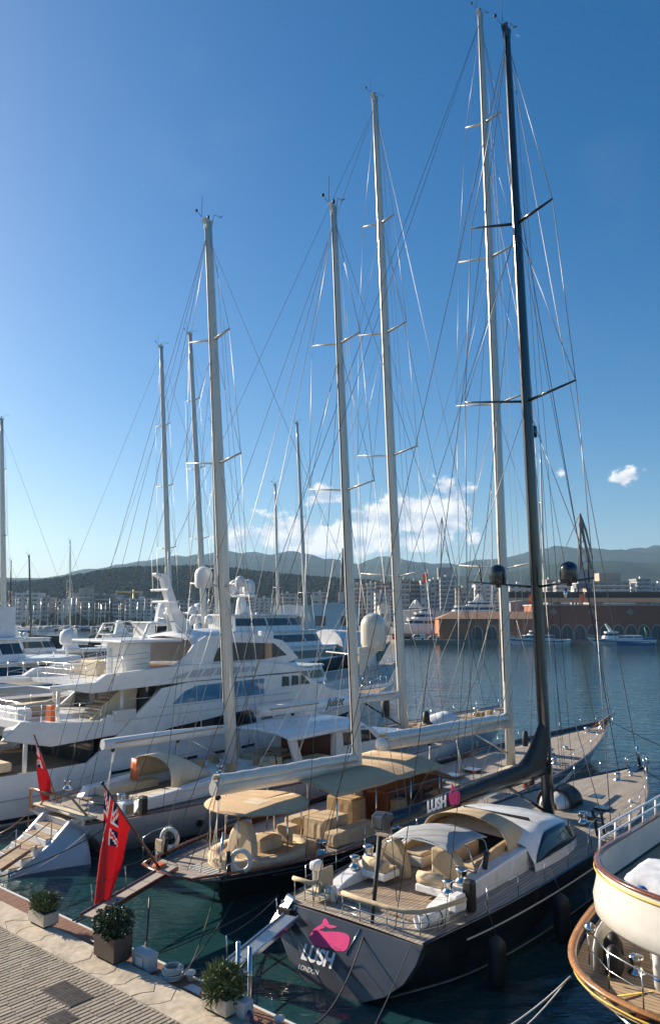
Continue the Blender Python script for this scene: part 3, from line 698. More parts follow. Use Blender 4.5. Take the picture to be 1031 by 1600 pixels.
line('spinnaker_pole_lift', on(.5) + V3((.3, 0, 0)), (17.6, .6, 2.7), lb, wired, .012)
MB().tube([(14.6, .25, 2.75), (19.4, 1.0, 3.1)], .07, 8).go('spinnaker_pole', mastb, lb)
# foredeck: hatches, dinghy, windlass, pulpit
for x, y in ((14.9, -1.35), (16.6, -1.35), (18.6, -.3), (20.4, .15), (21.6, .2)):
    h_ = MB().box(x, x + .75, y - .32, y + .32, 2.08, 2.16).go('deck_hatch', glassd, lb, bev=.02)
def ding(a, b):
    th = b*math.pi; x = 15.4 + 3.3*a; k = math.sin(min(1, a*1.15 + .08)*math.pi)**.45
    return (x, .55 + .78*k*math.cos(th), 2.1 + .72*k*math.sin(th)**.8)
dg_ = soft('upturned_dinghy', white, lb, ding, 18, 14, .02, label='white dinghy lashed upside down on the foredeck')
soft('dinghy_cover', blackcan, dg_, lambda a, b: (15.95 + 1.3*a, .55 + .86*math.cos(b*math.pi), 2.1 + .80*math.sin(b*math.pi)**.8 + .03*wob(a*5, b*6)), 8, 14, .02)
winch(lb, (14.1, -1.6, 2.05), 1.3); winch(lb, (22.6, 0, 2.2), 1.2, 'windlass'); winch(lb, (23.9, -.25, 2.25), .8, 'capstan')
MB().prism([(24.6, 2.28), (26.9, 2.52), (27.1, 2.62), (26.8, 2.72), (24.6, 2.42)], -.22, .22, 'xz').go('bow_roller', mastb, lb, bev=.03)
MB().tube([(25.6, -.55, 2.3), (25.7, -.5, 3.0), (26.5, 0, 3.1), (25.7, .5, 3.0), (25.6, .55, 2.3)], .02, 6).go('pulpit', steel, lb)
MB().tube([(26.0, 0, 2.5), (25.75, 0, 3.6)], .09, 8).go('furler_drum', steel, lb)
hl.stanchions(lb, 3.2, 25.2, 13, -1, .75); hl.stanchions(lb, 1.2, 25.2, 14, 1, .75)
for k in range(2): MB().lathe(sphere_prof(.1, .1, 5), (12.5 + 6.4*k, -(3.02, 1.95)[k], 2.05), 8).go('deck_light', vinyl, lb)
MB().tube([(11.1, -3.15, 1.95), (11.1, -3.1, 2.8), (12.2, -2.95, 2.85), (12.2, -3.0, 1.95)], .025, 6).go('boarding_gate', steel, lb)
MB().tube([(12.9, -2.7, 1.98), (12.7, -2.6, 3.0)], .07, 6).go('shroud_turnbuckle', darkmet, lb); MB().tube([(13.2, -2.85, 1.98), (13.1, -2.8, 2.9)], .06, 6).go('shroud_turnbuckle', darkmet, lb)
for x, y, z in ((2.6, -3.62, -.1), (6.9, -3.75, .0)):
    f_ = fender(lb, (x, y, z), .28, 1.55); line('fender_line', (x, y, z + 1.5), (x, y + .35, 2.35), lb, wired, .014)
MB().tube([(4.5, -2.2, 2.6), (4.6, -2.25, 3.15)], .09, 7).go('coiled_line', wired, lb)

# ================================================================ BLACK CLASSIC KETCH WITH TAN AWNINGS
kb = boat('classic_ketch', 'black two-masted classic ketch with tan awnings and varnished rails', 'sailboat', -23.6, 18.6, 'large yachts moored stern to the quay')
hk = Hull(43.3, [(0, 1.35), (.03, 1.9), (.1, 2.75), (.2, 3.4), (.38, 3.9), (.55, 3.85), (.7, 3.3), (.85, 2.0), (.95, .75), (1, .08)],
          [(0, .5), (.05, 1.0), (.15, 2.2), (.3, 3.3), (.5, 3.5), (.65, 2.8), (.8, 1.6), (.92, .5), (1, .03)],
          [(0, 1.62), (.15, 1.5), (.4, 1.5), (.65, 1.75), (.85, 2.15), (1, 2.55)], ov_s=3.6, ov_b=4.2, flare=.8)
hk.build(kb, black); hk.transom(kb, black)
for sd in (-1, 1):
    hk.strip(kb, lightgrey, 2.5, 41, .27, .285, sd, 'cove_line', .01); hk.rail(kb, varnish, .02, 43.2, sd, .085, .06, .02, 'cap_rail', rb=.05)
    hk.stanchions(kb, 5.5, 40, 16, sd, .7, .18)
hk.deck(kb, teakgrey, .75, 43.0, .2, .1, .05)
MB().tube([hk.pt(0, 0, -1) + V3((0, 0, .06)), V3((-.22, -.6, 1.70)), V3((-.28, 0, 1.72)), V3((-.22, .6, 1.70)), hk.pt(0, 0, 1) + V3((0, 0, .06))], .085, 6, rb=.05).go('taffrail', varnish, kb)
MB().prism([(.12, -1.2), (.95, -1.9), (.95, 1.9), (.12, 1.2)], 1.53, 1.60).go('stern_deck', teakgrey, kb)
for k in range(9): MB().box(1.0 + .03*abs(k - 4), 1.75, -1.5 + k*.2, -1.42 + k*.2, 1.46, 1.5).go('grating_slat', offwhite, kb)
# oval cockpit: upholstered ring, covered wheel and table
def ell(a, cx, cy, ra, rb_): return (cx + ra*math.cos(a), cy + rb_*math.sin(a))
mb = MB(); n = 40; R0 = []
for k in range(n):
    a = 2*math.pi*k/n; o_ = ell(a, 4.2, -.55, 2.25, 1.7); i_ = ell(a, 4.2, -.55, 1.75, 1.2)
    R0.append([(o_[0], o_[1], 1.3), (o_[0], o_[1], 1.66), (o_[0]*.98 + .084, o_[1]*.98, 1.74), (i_[0], i_[1], 1.73), (i_[0], i_[1], 1.3)])
R0.append(R0[0]); mb.loft(R0, closed=False, caps=False).go('cockpit_coaming', canvas, kb)
mb = MB(); mb.add([(*ell(2*math.pi*k/n, 4.2, -.55, 1.76, 1.21), 1.42) for k in range(n)], [list(range(n))]); mb.go('cockpit_sole', teak, kb)
mb = MB(); R0 = []
for k in range(27):
    a = R(25) + R(310)*k/26; o_ = ell(a, 4.2, -.55, 1.74, 1.19); i_ = ell(a, 4.2, -.55, 1.2, .7)
    R0.append([(o_[0], o_[1], 1.45), (o_[0], o_[1], 1.70), (i_[0], i_[1], 1.70), (i_[0], i_[1], 1.45)])
mb.loft(R0, caps=True, sm=False).go('cockpit_cushions', canvasd, kb)
def leafcover(name, par, cx, cy, z0, w, h, m, lean=.1):
    n = 20; ring = [(w*math.cos(a*math.pi/n)*(1 if a not in (0, n) else .9), h*math.sin(a*math.pi/n)**.75) for a in range(n+1)]
    mk = lambda k, s: [(cx + k + lean*z, cy + y*s + .03*wob(y*4, z*4), z0 + z*s) for y, z in ring]
    return MB().loft([mk(-.16, .9), mk(-.1, 1), mk(.1, 1), mk(.16, .9)], closed=True).go(name, m, par)
leafcover('wheel_cover', kb, 2.95, -.85, 1.55, .75, 1.42, canvas)
cushion('covered_cockpit_table', canvas, kb, 3.7, 4.9, -1.15, -.25, 1.45, 2.12, .05)
cushion('seat_back', canvas, kb, 5.15, 5.35, -1.35, -.6, 1.75, 2.35, .06)
def can2_(b): y = -2.35 + 4.4*b; return (6.9, y, 3.72 + .05*math.sin(b*math.pi) - .62*max(0, .34 - b)**1.1*1.6)
# awning one: oval on posts with a square centre seam
def can1(a, b):
    r = a; th = 2*math.pi*b; x, y = ell(th, 4.4, -.2, 2.12*r, 2.12*r)
    return (x, y, 3.36 - .03*r*r + .012*wob(x*1.2, y*1.2))
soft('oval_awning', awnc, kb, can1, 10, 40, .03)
MB().prism([(4.0, -.65), (4.85, -.5), (4.7, .3), (3.85, .15)], 3.36, 3.378).go('awning_patch', creamc, kb)
for x, y in ((2.6, -1.0), (2.6, .6), (4.3, -2.0), (4.3, 1.6), (6.2, -1.0), (6.2, .6)): cyl('awning_post', (x, y, 1.4), (x, y, 3.36), .035, steel, kb, 6)
MB().tube([(*ell(2*math.pi*k/40, 4.4, -.2, 2.13, 2.13), 3.325) for k in range(40)], .022, 5, closed=True).go('awning_hem', canvasd, kb)
MB().tube([can2_(a/20) for a in range(21)], .025, 5).go('awning_hem', canvasd, kb)
# second awning forward, over covered table and benches
def can2(a, b):
    x = 6.9 + 8.4*a; y = -2.35 + 4.4*b; return (x, y, 3.72 + .05*math.sin(b*math.pi) - .62*max(0, .34 - b)**1.1*1.6 - .03*math.sin(a*4*math.pi)**2 + .02*wob(x, y))
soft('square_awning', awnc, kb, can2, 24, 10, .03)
for x in (7.1, 9.8, 12.5, 15.0):
    for y in (-2.2, 1.9): cyl('awning_post', (x, y, 1.4), (x, y, 3.3 if y < 0 else 3.68), .03, steel, kb, 6)
def covered(name, x0, x1, y0, y1, z0, z1, m=canvas, par=kb):
    n = 26; mk = []
    for z, s in ((z0, 1.04), (z0 + (z1-z0)*.6, 1.01), (z1 - .03, 1.0), (z1, .96)):
        r = []
        for k in range(n):
            a = 2*math.pi*k/n; ca, sa = math.cos(a), math.sin(a); q = 1/max(abs(ca), abs(sa))**.93
            w = 1 + (.035*math.sin(k*3.3 + z0) if z < z1 - .1 else 0)
            r.append(((x0+x1)/2 + (x1-x0)/2*ca*q*s*w*.97, (y0+y1)/2 + (y1-y0)/2*sa*q*s*w*.97, z))
        mk.append(r)
    return MB().loft(mk, closed=True, sm=False).go(name, m, par, bev=.03)
covered('covered_table', 7.35, 9.0, -1.35, .0, 1.38, 2.2)
covered('covered_bench', 7.3, 9.6, -2.35, -1.75, 1.38, 1.95); covered('covered_armchair', 6.9, 7.6, -2.3, -1.6, 1.38, 1.9)
covered('covered_bench', 7.4, 9.4, .6, 1.2, 1.38, 1.95); covered('covered_armchair', 6.3, 7.0, -.2, .6, 1.38, 1.95)
covered('covered_locker', 9.9, 10.9, -.9, .9, 1.38, 2.5, canvasd); covered('folded_canvas', 11.6, 12.4, -2.1, -1.5, 1.38, 2.4, canvasd)
# varnished deck house, cloth-covered on top, and coach roof
MB().box(11.4, 16.2, -1.65, 1.65, 1.35, 2.75).go('deck_house', varnish, kb, bev=.06)
for x in (12.0, 13.2, 14.4): MB().box(x, x + .8, -1.672, -1.6, 2.0, 2.5).go('deck_house_window', glassd, kb)
def hc(a, b): x = 12.9 + 4.3*a; y = -1.95 + 3.9*b; return (x, y, 3.35 - 1.35*max(0, a - .45)**1.2*1.3 - .5*abs(b - .5)**3 + .03*wob(x*2, y*2))
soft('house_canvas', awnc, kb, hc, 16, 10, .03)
MB().prism([(16.2, -1.3), (24.2, -1.1), (24.6, 0), (24.2, 1.1), (16.2, 1.3)], 1.35, 1.85).go('coach_roof', teakgrey, kb, bev=.05)
for x in (17.5, 19.5, 21.6): MB().box(x, x + .9, -.45, .45, 1.85, 2.02).go('skylight', varnish, kb, bev=.03)
covered('covered_windlass', 23.3, 24.9, -1.9, -.9, 1.45, 1.95, creamc); covered('covered_hatch', 25.3, 26.6, -2.4, -1.2, 1.45, 1.9, creamc)
for x, y in ((5.9, -2.35), (5.9, 2.0), (10.9, -2.3)): winch(kb, (x, y, 1.33), 1.7)
for x, y in ((28.5, -2.1), (29.0, -1.8), (33, -.9), (33.2, .8)): winch(kb, (x, y, 1.55), 1.2)
for x, y, w_ in ((30.2, -.6, .9), (31.8, .2, .9), (35.6, 0, .8), (37.6, -.2, .7)): MB().box(x, x + w_, y - .4, y + .4, 1.6, 1.82).go('deck_hatch', varnl, kb, bev=.02)
winch(kb, (39.2, .1, 1.9), 1.6, 'windlass'); winch(kb, (41.2, -.2, 2.2), 1.2, 'capstan')
for x, y in ((22.0, -3.4), (22.6, -3.35)): fender(kb, (x, y, 1.35), .22, .6, varnish, 'barrel_fender')
MB().tube([(42.2, .7, 2.4), (42.6, .6, 3.1), (44.4, .1, 3.35), (44.4, -.1, 3.35), (42.6, -.6, 3.1), (42.2, -.7, 2.4)], .03, 6).go('pulpit', steel, kb)
MB().tube([(41.5, 0, 2.5), (44.6, 0, 3.0)], [.16, .1], 8).go('bowsprit', varnl, kb)
# masts
mz, onz, tz = mast(kb, (11.35, -.05, 1.4), (9.45, -.05, 31.4), .2, mastw, [(.765, 1.55), (.52, 2.05)], chain=(10.6, 3.4, 1.6),
    fore=[(.98, (26.2, 0, 4.0), .012, wired)], back=[(.98, (.6, 1.2, 1.7), .014, wire), (.98, (.6, -1.2, 1.7), .014, wire), (.75, (4.6, 2.7, 1.6), .012, wired), (.75, (4.6, -2.7, 1.6), .012, wired)], hal=4, dark=ropew, shroud_r=.015)
bmz = MB().tube([(11.1, -.05, 3.85), (6.5, -.05, 4.05), (2.15, -.05, 4.22)], [.24, .3, .25], 12, rb=[.26, .34, .3], up=(0, 0, 1)).go('mizzen_boom', mastw, kb)
def bcov(x0, z0, x1, z1, y=0, r=.26):
    def f(a, b):
        x = x0 + (x1-x0)*a; th = math.pi*(b*1.1 - .05); return (x, y + r*1.05*math.cos(th), z0 + (z1-z0)*a + .12 + (r + .04*wob(x*1.5, 0))*math.sin(th))
    return f
soft('sail_cover', mastw, kb, bcov(10.9, 4.02, 2.3, 4.32, -.05, .27), 40, 12, .02)
def sheet_block(par, P, Q, k=3):
    for i in range(k): line('mainsheet', V3(P) + V3((i*.08, 0, 0)), V3(Q) + V3((0, (i - 1)*.18, 0)), par, ropew, .014)
    MB().lathe(sphere_prof(.12, 0, 5), P, 8).go('sheet_block', darkmet, par)
sheet_block(kb, (2.4, -.05, 3.85), (1.9, -.4, 1.6))
MB().tube([onz(.25) + V3((0, -1.3, .2)), onz(.25) + V3((0, -.3, .1)), onz(.25) + V3((0, 1.7, .2))], .035, 6).go('crosstree', mastw, mz)
dd = dome(mz, V3((12.45, -.1, 9.15)), .64, 1.85, mastw); MB().prism([(11.2, 8.0), (11.4, 8.0), (12.3, 8.9), (12.9, 9.2), (12.9, 9.35), (11.2, 9.35)], -.2, .1, 'xz').go('dome_bracket', mastw, dd)
mm, onm, tm = mast(kb, (26.75, 0, 1.6), (25.5, 0, 52.7), .27, mastw, [(.84, 1.35), (.65, 2.2), (.452, 2.75), (.24, 2.95)], chain=(26.2, 3.5, 1.9),
    fore=[(.985, (43.9, 0, 2.9), .02, wired), (.8, (40.6, 0, 2.6), .02, wire)], back=[(.99, (.5, -.6, 1.7), .014, wired), (.99, (.5, .6, 1.7), .014, wired), (.66, (14, 3.6, 1.7), .013, wire), (.66, (14, -3.6, 1.7), .013, wired)], hal=5, dark=ropew, sweep=.05, shroud_r=.016)
MB().tube([(26.4, 0, 4.15), (20, 0, 4.3), (13.2, 0, 4.5)], [.28, .34, .26], 12, rb=[.32, .4, .3], up=(0, 0, 1)).go('main_boom', mastw, kb)
soft('sail_cover', mastw, kb, bcov(26.2, 4.35, 13.3, 4.62, 0, .3), 50, 12, .02)
MB().lathe(sphere_prof(.34, 0, 6), (13.2, 0, 4.52), 12).go('boom_end_cap', white, kb)
sheet_block(kb, (17.5, 0, 4.0), (16.9, -.3, 2.0)); sheet_block(kb, (20.2, 0, 4.0), (20.4, -.3, 1.9))
MB().tube([(26.4, 0, 2.3), (22.2, 0, 4.0)], .06, 6).go('boom_vang', steel, kb)
for x in (15, 18, 22): line('lazy_jack', onm(.3), (x, -.3, 4.8), kb, ropew, .009)
for x in (4, 6.5, 9): line('lazy_jack', onz(.34), (x, -.3, 4.4), kb, ropew, .009)
for y in (-3.2, 3.2): line('running_backstay', onm(.45), (19.5, y, 1.7), kb, ropew, .013)
MB().lathe([(0, 0), (.18, .05), (.22, .5), (.15, .95), (0, 1.0)], onm(.02) + V3((.9, -.6, 0)), 8).go('coiled_halyards', wired, kb)
# lifebuoys and stern gear
for x, y, r_ in ((1.9, -1.95, R(25)), (2.0, 2.35, R(20))):
    lbv = torus(kb, (x, y, 1.98), .36, .09, offwhite, 'x', 'lifebuoy', 20, r_)
    cyl('buoy_bracket', (x, y, 1.4), (x, y, 1.75), .02, steel, kb)
MB().tube([(.55, 2.1, 1.5), (.5, 2.1, 2.35), (1.2, 2.45, 2.4), (2.3, 2.6, 2.4), (2.3, 2.6, 1.5)], .02, 6).go('stern_rail', steel, kb)
MB().tube([(.9, -2.15, 1.45), (1.0, -2.2, 2.1), (2.0, -2.55, 2.15), (3.0, -2.75, 2.1)], .02, 6).go('stern_rail', steel, kb)
cyl('folded_cover', (1.55, -1.65, 1.5), (1.6, -1.55, 2.3), .1, rubber, kb, 7); cyl('bollard', (1.2, 2.0, 1.4), (1.2, 2.0, 1.8), .1, steel, kb, 8)
MB().box(1.0, 1.1, 1.55, 2.0, 1.75, 2.25).go('instrument_cover', canvas, kb, bev=.05); cyl('rolled_fender', (1.4, 1.9, 1.5), (1.45, 1.85, 2.2), .09, rubber, kb, 8)
MB().box(-.1, .25, .2, .7, 1.6, 1.85).go('passerelle_hinge', orange, kb, bev=.08)
cyl('mizzen_backstay_post', (1.6, -1.1, 1.4), (1.95, -.9, 2.8), .05, steel, kb, 8)
# flag staff leaning out over the stern, red ensign
fs = MB().tube([(.1, .35, 1.55), (-2.85, -.1, 5.2)], [.06, .035], 8).go('flagstaff', varnish, kb); MB().lathe(sphere_prof(.07, 0, 5), (-2.87, -.1, 5.24), 8).go('staff_truck', rubber, fs)
fl = thing('red_ensign', 'large red ensign hanging limp over the water from the black ketch', 'flag', W(-23.6, 18.6), BOAT, 'red ensigns')
ensign('flag_cloth', '', fl, (-2.78, -.1, 5.08), (-1.58, .05, 3.52), (-2.95, -.25, 1.28), .34, .15)
for o_ in fl.children: o_.name = 'flag_cloth'

# ================================================================ WHITE KETCH WITH STERN STEPS
cb = boat('white_ketch', 'pale grey two-masted ketch with open stern steps and long white booms', 'sailboat', -33.3, 18.2, 'large yachts moored stern to the quay')
hc_ = Hull(44.6, [(0, 2.3), (.05, 3.0), (.15, 3.8), (.35, 4.45), (.55, 4.4), (.7, 3.6), (.85, 2.1), (.95, .75), (1, .08)],
          [(0, 1.3), (.08, 2.2), (.2, 3.4), (.4, 4.1), (.55, 3.9), (.7, 2.7), (.85, 1.3), (.95, .4), (1, .03)],
          [(0, 1.75), (.15, 1.85), (.4, 1.9), (.7, 2.2), (1, 2.85)], ov_s=2.0, ov_b=3.8, flare=.75)
hc_.os += 0
for f in ('build',): 
    ho = hc_.build(cb, palehull)
ho.location.x = 1.6
cdk = hc_.deck(cb, teakgrey, 1.2, 44.3, .1, .06, .05); cdk.location.x = 1.6
tr_ = hc_.transom(cb, palehull); tr_.location.x = 1.6
def CP(x, y, z): return V3((x, y, z))
hcx = 1.6
for sd in (-1, 1):
    for o_ in (hc_.strip(cb, lightgrey, 1, 43, .28, .31, sd, 'cove_line', .01), hc_.rail(cb, varnish, .1, 44.3, sd, .07, .05, .02, 'cap_rail', rb=.04), hc_.strip(cb, navy, 2, 43.5, .9, .96, sd, 'boot_line', .01)): o_.location.x = hcx
    for x in (5.2, 8.0, 12, 15.5, 26, 29):
        t_ = x/hc_.L; c = hc_.pt(t_, .46, sd, .01); MB().lathe([(0, -.02), (.27, -.02), (.27, .02), (0, .03)], (c.x + hcx, c.y, c.z), 14, axis='y').go('porthole', glassd, cb)
tops = {}
for sd in (-1, 1):
    n0 = len(bpy.data.objects); before = set(o.name for o in cb.children)
    hc_.stanchions(cb, 2.5, 43, 17, sd, .75, .15)
    for o_ in cb.children:
        if o_.name not in before: o_.location.x = hcx
# stern steps between two curved quarters
for sd in (-1, 1):
    pr = [(-1.0, .10), (-.2, .35), (.8, 1.0), (1.7, 1.78), (2.4, 1.85), (2.6, .2), (1.5, -.4), (-.6, -.3)]
    o_ = MB().prism(pr, sd*1.0, sd*1.25, 'xz').go('stern_quarter', white, cb, bev=.06)
    def qn(a, b, sd=sd):
        x = -1.0 + 3.2*a; return (x, sd*(1.2 + (.15 + .85*a)*(1 - (1 - b)**2)*(.25 + .75*a)), (.1 + 1.65*a**1.1)*(1 - b) + -.35*b)
    soft('stern_flank', palehull, cb, qn, 12, 8, .02)
for k in range(6):
    x = -1.0 + k*.55; z = .25 + k*.29
    st_ = MB().box(x, x + .75, -1.0, 1.0, z - .3, z).go('stern_step', white, cb, bev=.03); MB().box(x + .03, x + .6, -.92, .92, z, z + .025).go('step_tread', teakx, st_)
for y in (-1.0, 1.0): MB().tube([(-.6, y, .6), (-.5, y, 1.25), (.1, y, 1.45), (.9, y, 1.9), (.9, y, 1.1)], .03, 6).go('handrail', varnl, cb)
MB().box(1.75, 2.45, -2.2, 2.2, 1.9, 2.02).go('stern_arch', creamc, cb, bev=.05)
# wooden gallows over the stern
MB().tube([(1.6, 2.1, 1.8), (1.5, 2.0, 2.75), (1.2, 1.0, 2.9), (1.0, -.6, 2.92)], .07, 6).go('stern_gallows', varnl, cb)
MB().tube([(1.9, 2.0, 1.8), (1.6, .5, 2.75), (1.7, -1.2, 2.75), (2.2, -2.1, 1.8)], .06, 6).go('stern_gallows', canvasd, cb)
for y in (-1.9, -1.2, 1.2, 1.9): MB().tube([(2.2, y, 1.85), (2.1, y, 2.65)], .02, 6).go('rail_post', steel, cb)
MB().tube([(2.1, -2.0, 2.65), (2.3, -2.5, 2.6), (4.5, -3.3, 2.6)], .02, 6).go('stern_rail', steel, cb)
# aft cockpit with cream hood
for sd in (-1, 1): MB().prism([(4.2, 1.8), (4.6, 2.3), (8.2, 2.55), (10.0, 2.75), (10.0, 1.8)], sd*1.9, sd*2.5, 'xz').go('coaming', white, cb, bev=.08)
MB().box(4.2, 8.6, -1.9, 1.9, 1.82, 1.9).go('cockpit_sole', teak, cb)
for sd in (-1, 1): MB().box(4.9, 8.2, sd*1.0, sd*1.9, 1.9, 2.3).go('cockpit_bench', creamc, cb, bev=.05)
def hood(a, b):
    th = (b - .5)*math.pi; x = 6.9 + 2.6*a; return (x, 1.7*math.sin(th), 2.4 + (1.35 - .85*max(0, a - .3)**1.5/.6)*max(0, math.cos(th))**.5)
soft('cockpit_hood', creamc, cb, hood, 10, 20, .03)
soft('hood_side_curtain', orange, cb, lambda a, b: (6.85 + .05*b, 1.65 - .6*a, 2.4 + 1.05*b), 3, 3, .02)
MB().box(3.3, 3.9, -2.9, -2.2, 1.85, 2.5).go('liferaft_box', white, cb, bev=.1); MB().box(3.4, 3.8, -3.0, -2.92, 2.0, 2.4).go('box_panel', canvasd, cb, bev=.02)
MB().box(4.15, 4.45, -3.15, -2.75, 1.85, 2.65).go('black_bag', blackcan, cb, bev=.06)
for x in (3.6, 9.6):
    for sd in (-1, 1): winch(cb, (x, sd*2.25, 2.3 if x < 5 else 2.7), 1.3)
# coach roof with wheels, and the large doghouse
MB().prism([(9.6, -2.3), (14.4, -2.6), (14.4, 2.6), (9.6, 2.3)], 1.85, 2.45).go('coach_roof', white, cb, bev=.12)
for x, y in ((11.0, -1.5), (12.2, 1.2), (13.4, -1.2), (10.4, .4)): covered('covered_winch', x, x + .5, y, y + .5, 2.45, 2.9, canvasd, cb)
covered('covered_seat', 13.2, 14.2, -2.4, -1.4, 2.3, 2.95, canvas, cb); covered('covered_seat', 12.6, 13.3, -2.7, -2.0, 2.2, 2.8, canvas, cb)
tw = torus(cb, (13.6, -1.9, 2.75), .55, .03, rubber, 'x', 'steering_wheel', 22)
def dh(x): return cr([(14.6, 2.6), (18, 2.75), (20.5, 2.6), (22.4, 2.0), (23.4, 1.2)])(x)
mb = MB(); rings = []
for i in range(16):
    x = 14.3 + 8.9*i/15; y = dh(x) + .12; z = 4.05 + .14*math.sin(min(1, (x - 14)/5)*math.pi*.5) - (.75*max(0, (x - 21.2)/2.0)**1.3 if x > 21.2 else 0)
    rings.append([(x, -y, z - .28), (x, -y*.96, z - .1), (x, -y*.6, z + .1), (x, 0, z + .16), (x, y*.6, z + .1), (x, y*.96, z - .1), (x, y, z - .28)])
rf = mb.loft(rings, closed=False, caps=False).go('doghouse_roof', white, cb, solid=.1)
MB().box(17.6, 19.2, -1.3, .2, 4.22, 4.3).go('roof_hatch', glassb, rf, bev=.02)
for sd in (-1, 1):
    pts = [(14.8, 1.9), (14.5, 3.85), (15.2, 3.9), (15.6, 1.9)]
    MB().prism([(14.4, 3.9), (15.0, 3.9), (15.9, 1.9), (15.2, 1.9)], sd*2.45, sd*2.62, 'xz').go('doghouse_pillar', white, cb)
    MB().prism([(18.6, 1.9), (18.6, 3.95), (22.2, 3.75), (24.0, 2.75), (24.2, 1.9)], sd*2.1, sd*2.6, 'xz').go('doghouse_side', white, cb, bev=.06)
    for x0, x1 in ((19.2, 20.5), (20.7, 22.2)):
        k = 1 if x0 < 20 else 0
        MB().prism([(x0 + .1, 2.95), (x0, 3.75), (x1 - .15*(1 - k) - (.3 if not k else 0), 3.65), (x1 + (.5 if not k else 0), 2.95)], sd*2.57, sd*2.615, 'xz').go('doghouse_window', glassd, cb)
MB().box(16.5, 18.6, -2.0, 2.0, 1.9, 2.05).go('doghouse_sole', teak, cb); MB().box(18.7, 18.9, -2.2, 2.2, 1.9, 3.7).go('doghouse_bulkhead', varnish, cb)
for sd in (-1, 1): MB().box(15.4, 18.4, sd*1.2, sd*2.3, 1.95, 2.5).go('doghouse_settee', creamc, cb, bev=.08)
MB().box(16.0, 17.6, -.5, .5, 2.45, 2.55).go('doghouse_table', varnl, cb, bev=.03)
MB().prism([(23.2, -2.2), (28.2, -1.9), (28.6, 0), (28.2, 1.9), (23.2, 2.2)], 1.95, 2.75).go('forward_coach_roof', white, cb, bev=.15)
MB().box(23.3, 27.9, -2.22, -2.1, 2.2, 2.5).go('coach_roof_window', glassd, cb)
for x, y in ((29.9, -.9), (30.5, .8), (28.8, 1.3), (31.2, -.6), (31.0, .2)): covered('covered_winch', x, x + .5, y, y + .5, 2.1, 2.75, canvasd, cb)
# covered tender on the foredeck with its outboard
def tend(a, b):
    th = b*math.pi; k = math.sin(min(1, .1 + a*.95)*math.pi)**.4; x = 33.2 + 4.6*a
    return (x, .4 + 1.05*k*math.cos(th), 2.05 + (1.15 + .22*wob(x*1.1, 2) + .18*wob(x*2.3, th))*k*math.sin(th)**.75)
soft('covered_tender', whitecan, cb, tend, 26, 16, .02)
MB().lathe([(0, 0), (.2, .05), (.3, .5), (.26, 1.1), (.1, 1.25), (0, 1.25)], (32.7, .2, 2.3), 10).go('covered_outboard', rubber, cb)
for x, y in ((35.0, -1.4), (36.3, -1.35), (37.6, -1.2), (34, -1.4)): covered('covered_fitting', x, x + .4, y, y + .4, 2.1, 2.75, canvasd, cb)
winch(cb, (40.0, 0, 2.5), 1.8, 'windlass')
for x in (38.6, 39.4, 40.8): covered('covered_winch', x, x + .45, -.9, -.45, 2.4, 2.9, canvasd, cb)
MB().tube([(44.6, .6, 2.8), (45.0, .5, 3.5), (46.2, 0, 3.55), (45.0, -.5, 3.5), (44.6, -.6, 2.8)], .03, 6).go('pulpit', steel, cb)
# masts and booms
m1, o1, t1 = mast(cb, (12.5, 0, 2.4), (9.9, 0, 34.0), .27, mastw, [(.775, 1.75), (.545, 2.35), (.32, 2.4)], chain=(11.6, 4.0, 1.9),
    fore=[(.97, (29.0, 0, 4.6), .012, wired)], back=[(.985, (2.0, 1.8, 1.9), .013, wired), (.985, (2.0, -1.8, 1.9), .013, wired), (.985, (2.2, .6, 1.9), .011, wired), (.76, (5, 3.5, 1.9), .012, wired), (.76, (5, -3.5, 1.9), .012, wired)], hal=4, dark=wired, shroud_r=.015)
dome(m1, o1(.315) + V3((-.4, 1.35, .1)), .52, 1.25, white); dome(m1, o1(.315) + V3((-.4, -1.75, .1)), .3, .6, white)
MB().tube([(12.1, 0, 4.5), (8, 0, 4.6), (4.0, 0, 4.66)], [.22, .26, .22], 10, rb=[.26, .3, .26], up=(0, 0, 1)).go('mizzen_boom', white, cb)
MB().box(4.6, 11.6, -.262, -.24, 4.66, 4.72).go('boom_line', canvasd, cb)
sheet_block(cb, (4.6, 0, 4.35), (4.0, -.4, 2.0)); sheet_block(cb, (8.6, 0, 4.3), (8.3, -.3, 2.6), 2)
MB().tube([(11.9, 0, 2.9), (9.2, 0, 4.35)], .05, 6).go('boom_vang', steel, cb)
m2, o2, t2 = mast(cb, (29.4, 0, 2.2), (26.5, 0, 51.2), .3, mastw, [(.79, 1.45), (.613, 2.25), (.42, 2.75), (.235, 2.9)], chain=(28.6, 4.1, 2.2),
    fore=[(.985, (45.6, 0, 3.0), .02, wire), (.82, (41.5, 0, 2.8), .018, wired)], back=[(.985, (3.5, 2.8, 1.9), .013, wired), (.985, (3.5, -2.8, 1.9), .013, wired), (.62, (17.5, 4.2, 2.0), .012, wire), (.62, (17.5, -4.2, 2.0), .012, wired)], hal=4, dark=wired, sweep=.06, shroud_r=.017)
bj = MB().tube([(28.6, 0, 5.1), (21, 0, 5.15), (14.4, 0, 5.2)], [.26, .3, .24], 10, rb=[.3, .36, .3], up=(0, 0, 1)).go('main_boom', white, cb)
MB().box(15.2, 19.6, -.31, -.28, 5.26, 5.33).go('boom_line', canvasd, cb); MB().box(22.9, 28, -.31, -.27, 5.26, 5.33).go('boom_line', canvasd, cb)
text_mesh('Juliet', .85, darkmet, bj, frame((21.2, -.32, 4.98), (1, 0, 0), (0, 0, 1)), .01, .45, 1.0, offset=-.005)
sheet_block(cb, (17.5, 0, 4.8), (17.4, -.3, 4.3), 2); sheet_block(cb, (23.3, 0, 4.8), (23.0, -.3, 2.9), 3)
